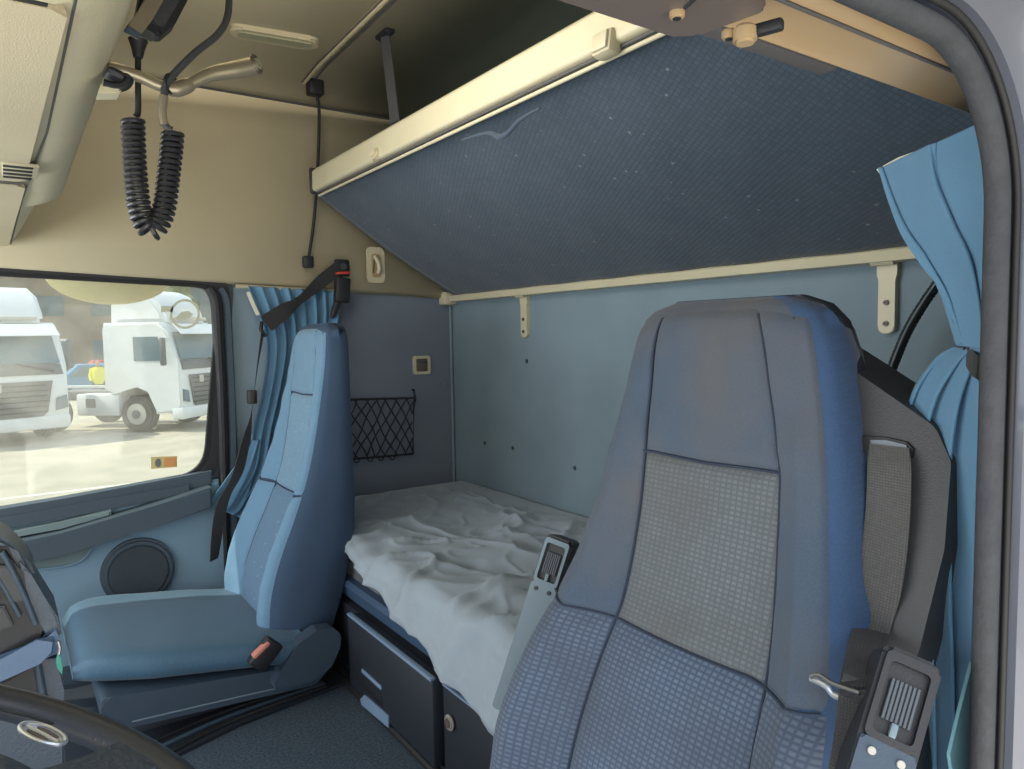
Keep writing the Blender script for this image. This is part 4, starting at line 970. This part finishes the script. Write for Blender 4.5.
prism('lower_box', [P(a,b,Y=YD) for a, b in ((-70,700),(36,664),(60,652),(64,690),(66,790),(-70,790))], (0,.14,0), M['dash'], da, .006, 3)
prism('pocket', [P(a,b,Y=YD-.006) for a, b in ((0,684),(34,665),(38,682),(38,700),(0,700))], (0,.01,0), M['black'], da, .002)
tube('lower_bead', [P(a,b,Y=YD-.006) for a, b in ((37,662),(42,690),(48,720))], .005, M['seatplastic'], da, n=3)
tag(prism('yellow_pen', [P(a,b,Y=YD-.025) for a, b in ((8,673),(28,663),(30,667),(11,677))], (0,.008,0), M['yellow'], None, .002), 'small yellow stick lying in the dashboard pocket behind the steering wheel', 'stick')
kc = empty('key_tag', P(59,650,Y=YD+.05), 'small turquoise tag hanging from dashboard edge beside the passenger seat', 'key tag')
tube('chain', [P(a,b,Y=YD-.05) for a, b in ((58,641),(60,648),(59,654))], .0025, M['steel'], kc)
prism('tag', [P(a,b,Y=YD-.05) for a, b in ((58,654),(61,657),(63,668),(62,675),(57,668),(56,660))], (0,.005,0), M['green'], kc, .001)
# ================================================================== STEERING WHEEL
wc = Vector((-.08,.60,Z(-.310))); tau = math.radians(25); wx = Vector((math.cos(tau),0,-math.sin(tau))); wy = Vector((0,1,0)); wn = wx.cross(wy)
sw = empty('steering_wheel', wc, 'dark steering wheel with leather-grain hub and small chrome emblem', 'steering wheel')
tube('rim', [wc+(wx*math.cos(a)+wy*math.sin(a))*.225 for a in [2*math.pi*k/72 for k in range(72)]], .0145, M['wheelrim'], sw, seg=16, closed=True)
# hub pad: domed rounded shield
V = []; n = 48; rings = 9
for r_ in range(rings+1):
    t = r_/rings
    for k in range(n):
        a = 2*math.pi*k/n; rx = .115; ry = .135
        ca, sa = math.cos(a), math.sin(a); x = rx*math.copysign(abs(ca)**.75, ca); y = ry*math.copysign(abs(sa)**.75, sa)
        V.append(wc+(wx*x+wy*y)*t+wn*(.032*(1-t**2.6)-.006))
Fc = [(r_*n+k, r_*n+(k+1) % n, (r_+1)*n+(k+1) % n, (r_+1)*n+k) for r_ in range(rings) for k in range(n)]
base = len(V); V += [v-wn*.04 for v in V[rings*n:rings*n+n]]
Fc += [(rings*n+k, rings*n+(k+1) % n, base+(k+1) % n, base+k) for k in range(n)]
pad = mk('hub_pad', V, Fc, M['wheelpad'], sw)
for a in (35,145,215,325):
    a = math.radians(a); d = wx*math.cos(a)+wy*math.sin(a)
    ribbon('spoke', [wc+d*.08-wn*.012, wc+d*.16-wn*.010, wc+d*.222], d.cross(wn), .05, M['wheelpad'], sw, th=.016)
def onpad(px, py):
    # meet the hub's dome
    d = (P(px,py,Y=1)-CAM).normalized(); t = (wc+wn*.026-CAM).dot(wn)/d.dot(wn); return CAM+d*t
tube('pad_seam', [onpad(a,b)+wn*.002 for a, b in ((-30,706),(0,712),(30,719),(52,726))], .0012, M['black'], sw)
ec = onpad(41,738)+wn*.0035; e1 = (onpad(60,748)-onpad(22,728)).normalized(); e2 = wn.cross(e1)
La = (onpad(61,748)-onpad(21,728)).length/2; Lb = La*.62
ell = lambda a, b, c=Vector(), h=0: [ec+e1*(a*math.cos(t))+e2*(b*math.sin(t))+c+wn*h for t in [2*math.pi*k/32 for k in range(32)]]
em = tube('emblem_ring', ell(La,Lb), .0019, M['chrome'], sw, seg=8, closed=True)
prism('emblem_plate', ell(La*.97,Lb*.97,h=-.0022), wn*.0012, M['chrome'], em, 0)
for s_ in (-1,1): prism('emblem_field', ell(La*.55,Lb*.2,e2*s_*Lb*.42,-.0005), wn*.0008, M['brownplate'], em, 0)
tube('emblem_bar', [ec-e1*La*.8, ec+e1*La*.8], .0014, M['chrome'], em)
# ================================================================== OUTSIDE
G = Z(-2.5)
struct(box2('ground', (-60,-60,G-.1), (90,120,G), M['asphalt'], bev=0))
struct(box2('road_line_1', (-20,14.0,G), (30,14.12,G+.004), M['line'], bev=0))
def truck(name, loc, heading, label, full):
    root = empty(name, (loc[0],loc[1],G), label, 'truck', 'parked white trucks outside')
    h = Vector((heading[0],heading[1],0)).normalized(); r = Vector((-h.y,h.x,0)); O = Vector((loc[0],loc[1],G))
    q = lambda a, b, c: O+r*a-h*b+Vector((0,0,c))        # a across, b back from the front, c up
    mt_ = axes(O, r, -h, Vector((0,0,1)))
    # cab: side silhouette pushed across
    sil = [(0.05,.55),(0,.8),(0.02,1.75),(.10,1.95),(.38,2.75),(.62,3.0),(2.25,3.0),(2.3,2.8),(2.3,1.15),(1.95,1.1),(1.92,.95),(1.7,1.2),(1.3,1.3),(.95,1.15),(.82,.85),(.8,.5)]
    prism('cab', [q(-1.22,b,c) for b, c in sil], r*2.44, M['white'], root, .06, 3)
    rf = [(.55,2.98),(.62,3.3),(.95,3.75),(1.3,3.9),(2.2,3.95),(2.25,2.98)]
    prism('roof_fairing', [q(-.98,b,c) for b, c in rf], r*1.96, M['white'], root, .12, 3)
    # windscreen lying on the raked front
    ws = [(-1.08,1.98),(1.08,1.98),(1.0,2.72),(-1.0,2.72)]
    prism('windscreen', [q(a,.10+(c-1.95)*.35-.03,c) for a, c in ws], h*.03, M['truckglass'], root, .01)
    vs = prism('sun_visor', [q(-1.1,.02,2.66),q(1.1,.02,2.66),q(1.06,.30,2.95),q(-1.06,.30,2.95)], h*.05, M['white'], root, .02)
    prism('scuttle_panel', [q(-1.12,.02,1.70),q(1.12,.02,1.70),q(1.08,.08,1.96),q(-1.08,.08,1.96)], h*.03, M['truckgrey'], root, .01)
    tube('wiper', [q(.9,-.03,1.78),q(.1,-.03,1.98)], .02, M['black'], root)
    prism('grille', [q(a,-.005,c) for a, c in ((-.86,1.55),(.86,1.55),(.72,.78),(.6,.68),(-.6,.68),(-.72,.78))], h*.03, M['truckgrey'], root, .01)
    bm = bmesh.new()
    for k in range(6): add_box(bm, (1.4,.03,.03), mt_ @ Matrix.Translation((0,-.05,.8+.13*k)))
    from_bm('grille_bars', bm, M['white'] if 0 else M['tyre'], root)
    box('emblem', (.2,.03,.2), (0,0,0), M['rim'], root, mtx=mt_ @ frame((-.35,-.06,1.42)), bev=.02)
    box('bumper', (2.46,.35,.34), (0,0,0), M['white'], root, mtx=mt_ @ frame((0,.14,.52)), bev=.06)
    for s_ in (-1,1):
        prism('headlight', [q(s_*a,-.012,c) for a, c in ((.92,1.12),(1.16,1.18),(1.18,.86),(.88,.80))], h*.03, M['palegrey'], root, .01)
        ar = box('mirror_arm', (.2,.06,.06), (0,0,0), M['white'], root, mtx=mt_ @ frame((s_*1.3,.35,2.55)), bev=.01)
        box('mirror', (.16,.12,.75), (0,0,0), M['truckgrey'], root, mtx=mt_ @ frame((s_*1.42,.35,2.2)), bev=.04)
        prism('side_window', [q(s_*1.225,b,c) for b, c in ((.42,1.95),(1.35,1.95),(1.35,2.6),(.62,2.6))], r*(s_*.01), M['truckglass'], root, 0)
        for yb, rad in ((1.35,.5),(4.1 if full else 4.0,.5)):
            w_ = disc('wheel', q(s_*1.22,yb,.5), r*-s_, .5, .3, M['tyre'], root, seg=32, bev=.05)
            rm = disc('wheel_rim', q(s_*1.225,yb,.5), r*s_, .29, .02, M['rim'], w_, seg=24, bev=.01)
            disc('hub', q(s_*1.23,yb,.5), r*s_, .12, .06, M['truckgrey'], rm, seg=16, bev=.02)
    box('roof_beacon', (1.5,.14,.1), (0,0,0), M['rim'], root, mtx=mt_ @ frame((0,.45,3.1)), bev=.03)
    Lc = 4.7 if full else 4.5
    box('chassis', (.9,Lc-2.1,.25), (0,0,0), M['truckgrey'], root, mtx=mt_ @ frame((0,(Lc+2.1)/2,.95)), bev=.02)
    for s_ in (-1,1):
        tk = box('side_tank', (.5,1.3,.6), (0,0,0), M['white'], root, mtx=mt_ @ frame((s_*.95,2.55,.75)), bev=.05)
        box('tank_vent', (.02,.3,.25), (0,0,0), M['truckgrey'], tk, mtx=mt_ @ frame((s_*1.205,2.75,.8)), bev=.01)
        box('deck_rail', (.08,1.6,.08), (0,0,0), M['white'], root, mtx=mt_ @ frame((s_*1.1,3.1,1.25)), bev=.01)
    return root
t1 = truck('truck', (.08,21.0), (.30,-.954), 'white truck cab facing the window, behind its left half', True)
hd2 = Vector((.72,-.69,0)); r2 = Vector((.69,.72,0)); fc = Vector((3.80,20.95,0))+r2*1.22
t2 = truck('truck', (fc.x,fc.y), (hd2.x,hd2.y), 'white truck cab turned sideways showing its front wheel, behind window rear half', False)
# buildings, trees, cars, worker
def building(x, y, w, d, hgt, m, label):
    b = empty('building', (x,y,G), label, 'building'); box2('wall_block', (x-w/2,y-d/2,G), (x+w/2,y+d/2,G+hgt), M[m], b, bev=.05)
    box2('roof_edge', (x-w/2-.2,y-d/2-.2,G+hgt), (x+w/2+.2,y+d/2+.2,G+hgt+.3), M['truckgrey'], b, bev=.05)
    k = 0
    for i in range(int(w/3)):
        for j in range(int(hgt/3)):
            box('window', (1.4,.06,1.3), (x-w/2+1.6+i*3,y-d/2-.02,G+1.9+j*3), M['truckglass'], b, bev=.02)
building(1.5,62,13,10,7.0,'build','brown low building behind the left truck'); building(15.8,58,14,10,6.2,'buildb','grey low building behind the sideways truck')
building(-12,70,12,10,6.0,'buildb','distant grey block left of the brown building')
def car(x, y, m, label):
    c = empty('car', (x,y,G), label, 'car', 'cars parked beyond the trucks')
    prism('body', [Vector((x+a,y,G+b)) for a, b in roundpoly([(-2.1,.35),(-2.1,.85),(-1.2,1.0),(-.7,1.5),(.9,1.5),(1.5,1.0),(2.1,.9),(2.1,.35)], .15, 4)], (0,1.7,0), M[m], c, .08, 3)
    prism('side_window', [Vector((x+a,y-.02,G+b)) for a, b in ((-1.0,1.0),(-.6,1.42),(.8,1.42),(1.3,1.0))], (0,.03,0), M['truckglass'], c, 0)
    for a in (-1.3,1.3): disc('wheel', (x+a,y-.03,G+.33), (0,1,0), .33, .25, M['tyre'], c, seg=20, bev=.03)
car(3.2,36,'carblue','blue car seen between the two parked trucks'); car(4.4,43,'carred','red car farther off between the two parked trucks')
def tree(x, y, hgt, label):
    t = empty('tree', (x,y,G), label, 'tree', 'trees beyond the parking area')
    tube('trunk', [(x,y,G),(x+.1,y,G+hgt*.35),(x,y,G+hgt*.6)], [.25,.2,.1], M['brownplate'], t, n=4)
    bm = bmesh.new(); rnd = random.Random(int(x*10+y))
    for k in range(26):
        p = Vector((x+rnd.uniform(-1,1)*hgt*.25, y+rnd.uniform(-1,1)*hgt*.2, G+hgt*(.45+rnd.random()*.5)))
        r_ = bmesh.ops.create_icosphere(bm, subdivisions=2, radius=hgt*.12, matrix=Matrix.Translation(p))
        for v in r_['verts']: v.co += (v.co-p)*.35*noise.noise(v.co*1.7)
    from_bm('crown', bm, M['leaf'], t, angle=80)
tree(-3,50,7.5,'tree top showing above the left truck'); tree(8,49,6.5,'tree behind the cab of the sideways truck'); tree(15,46,7.0,'tree hidden mostly by the window rear edge')
# worker in hi-vis standing on the second truck's deck
wb = Vector((2.95,33.0,G))
pe = empty('person', wb, 'person in yellow hi-vis top standing between the two trucks', 'person')
me = bpy.data.meshes.new('body'); bm = bmesh.new(); sk = bm.verts.layers.skin.verify()
J = {'pel':((0,0,.92),.15),'ch':((0,0,1.25),.17),'nk':((0,0,1.48),.06),'hd':((0,0,1.62),.10),'ht':((0,0,1.74),.07),
     'sl':((-.19,0,1.42),.07),'el':((-.26,.02,1.14),.05),'wl':((-.24,-.1,.9),.035),'sr':((.19,0,1.42),.07),'er':((.27,.02,1.14),.05),'wr':((.25,-.1,.92),.035),
     'hl':((-.1,0,.86),.1),'kl':((-.12,-.02,.48),.07),'al':((-.12,.02,.08),.05),'tl':((-.12,-.14,.04),.045),'hr':((.1,0,.86),.1),'kr':((.12,-.02,.48),.07),'ar':((.12,.02,.08),.05),'tr':((.12,-.14,.04),.045)}
vv = {}
for k, (p, r_) in J.items():
    v = bm.verts.new(Vector(p)+wb); v[sk].radius = (r_,r_); vv[k] = v
vv['pel'][sk].use_root = True
for a, b in (('pel','ch'),('ch','nk'),('nk','hd'),('hd','ht'),('ch','sl'),('sl','el'),('el','wl'),('ch','sr'),('sr','er'),('er','wr'),('pel','hl'),('hl','kl'),('kl','al'),('al','tl'),('pel','hr'),('hr','kr'),('kr','ar'),('ar','tr')):
    bm.edges.new((vv[a],vv[b]))
bm.to_mesh(me); bm.free(); me.materials.append(M['skin']); ob = link(bpy.data.objects.new('body', me), pe)
ob.modifiers.new('k','SKIN').use_smooth_shade = True; ob.modifiers.new('u','SUBSURF').levels = 1
V = []; n = 16
for z, a, b in ((.80,.19,.14),(.95,.20,.15),(1.2,.22,.16),(1.38,.23,.15),(1.47,.15,.11)):
    for k in range(n): t = 2*math.pi*k/n; V.append(wb+Vector((a*1.08*math.cos(t), b*1.2*math.sin(t), z)))
mk('hi_vis_jacket', V, [(i*n+k,i*n+(k+1) % n,(i+1)*n+(k+1) % n,(i+1)*n+k) for i in range(4) for k in range(n)], M['hivis'], pe)
for s_ in (-1,1): tube('sleeve', [wb+Vector((s_*.18,0,1.42)),wb+Vector((s_*.265,.02,1.14)),wb+Vector((s_*.25,-.08,.95))], [.095,.075,.06], M['hivis'], pe, n=4)
for s_ in (-1,1): tube('trouser_leg', [wb+Vector((s_*.1,0,.88)),wb+Vector((s_*.12,-.02,.48)),wb+Vector((s_*.12,.02,.10))], [.13,.10,.08], M['navy'], pe, n=4)
# ================================================================== LIGHT
w = bpy.data.worlds.new('World'); bpy.context.scene.world = w; w.use_nodes = True
nt = w.node_tree; bg = nt.nodes['Background']
tc = nt.nodes.new('ShaderNodeTexCoord'); sx = nt.nodes.new('ShaderNodeSeparateXYZ'); nt.links.new(tc.outputs['Generated'], sx.inputs[0])
cr_ = nt.nodes.new('ShaderNodeValToRGB'); cr_.color_ramp.elements[0].color = (1,.97,.9,1); cr_.color_ramp.elements[1].color = (.62,.78,1,1); cr_.color_ramp.elements[1].position = .6
nt.links.new(sx.outputs['Z'], cr_.inputs[0]); nt.links.new(cr_.outputs[0], bg.inputs[0]); bg.inputs[1].default_value = 1.3
def light(kind, name, energy, loc, d, size=None, col=(1,1,1)):
    l = bpy.data.lights.new(name, kind); l.energy = energy; l.color = col
    o = bpy.data.objects.new(name, l); C.objects.link(o); o.location = loc
    o.rotation_euler = Vector(d).normalized().to_track_quat('-Z','Y').to_euler()
    if size: l.shape = 'RECTANGLE'; l.size, l.size_y = size
    return o
s = light('SUN','sun',5.6,(0,0,10),(.80,-.38,-1.15),col=(1,.93,.78)); s.data.angle = .01
light('AREA','daylight_through_driver_door',12,(.15,-.45,Z(-.15)),(.28,1,.12),(1.3,1.6),(1,.97,.93))
light('AREA','daylight_bounced_off_the_ground',10,(.3,-.25,Z(-.85)),(.25,.8,.9),(1.4,.7),(1,.96,.88))
light('AREA','daylight_through_windscreen',22,(-.95,1.4,Z(-.1)),(1,0,.18),(1.9,.5),(.9,.96,1))
light('AREA','added_ceiling_fill',9,(.25,1.2,Z(.62)),(.75,.2,.45),(.6,.6),(1,.95,.86))  # unseen fill lamp added to brighten the ceiling above the bunk
# ================================================================== CAMERA
cam = bpy.data.cameras.new('camera'); co = bpy.data.objects.new('camera', cam); C.objects.link(co)
cam.sensor_width = 36; cam.lens = F*36/1024; cam.clip_start = .02; cam.clip_end = 500
mm = Matrix((rt, up, -fw)).transposed().to_4x4(); mm.translation = CAM; co.matrix_world = mm
sc = bpy.context.scene; sc.camera = co
sc.view_settings.view_transform = 'Standard'; sc.view_settings.look = 'None'; sc.view_settings.exposure = 0; sc.view_settings.gamma = 1; sc.view_settings.use_curve_mapping = False
sc.cycles.use_denoising = True
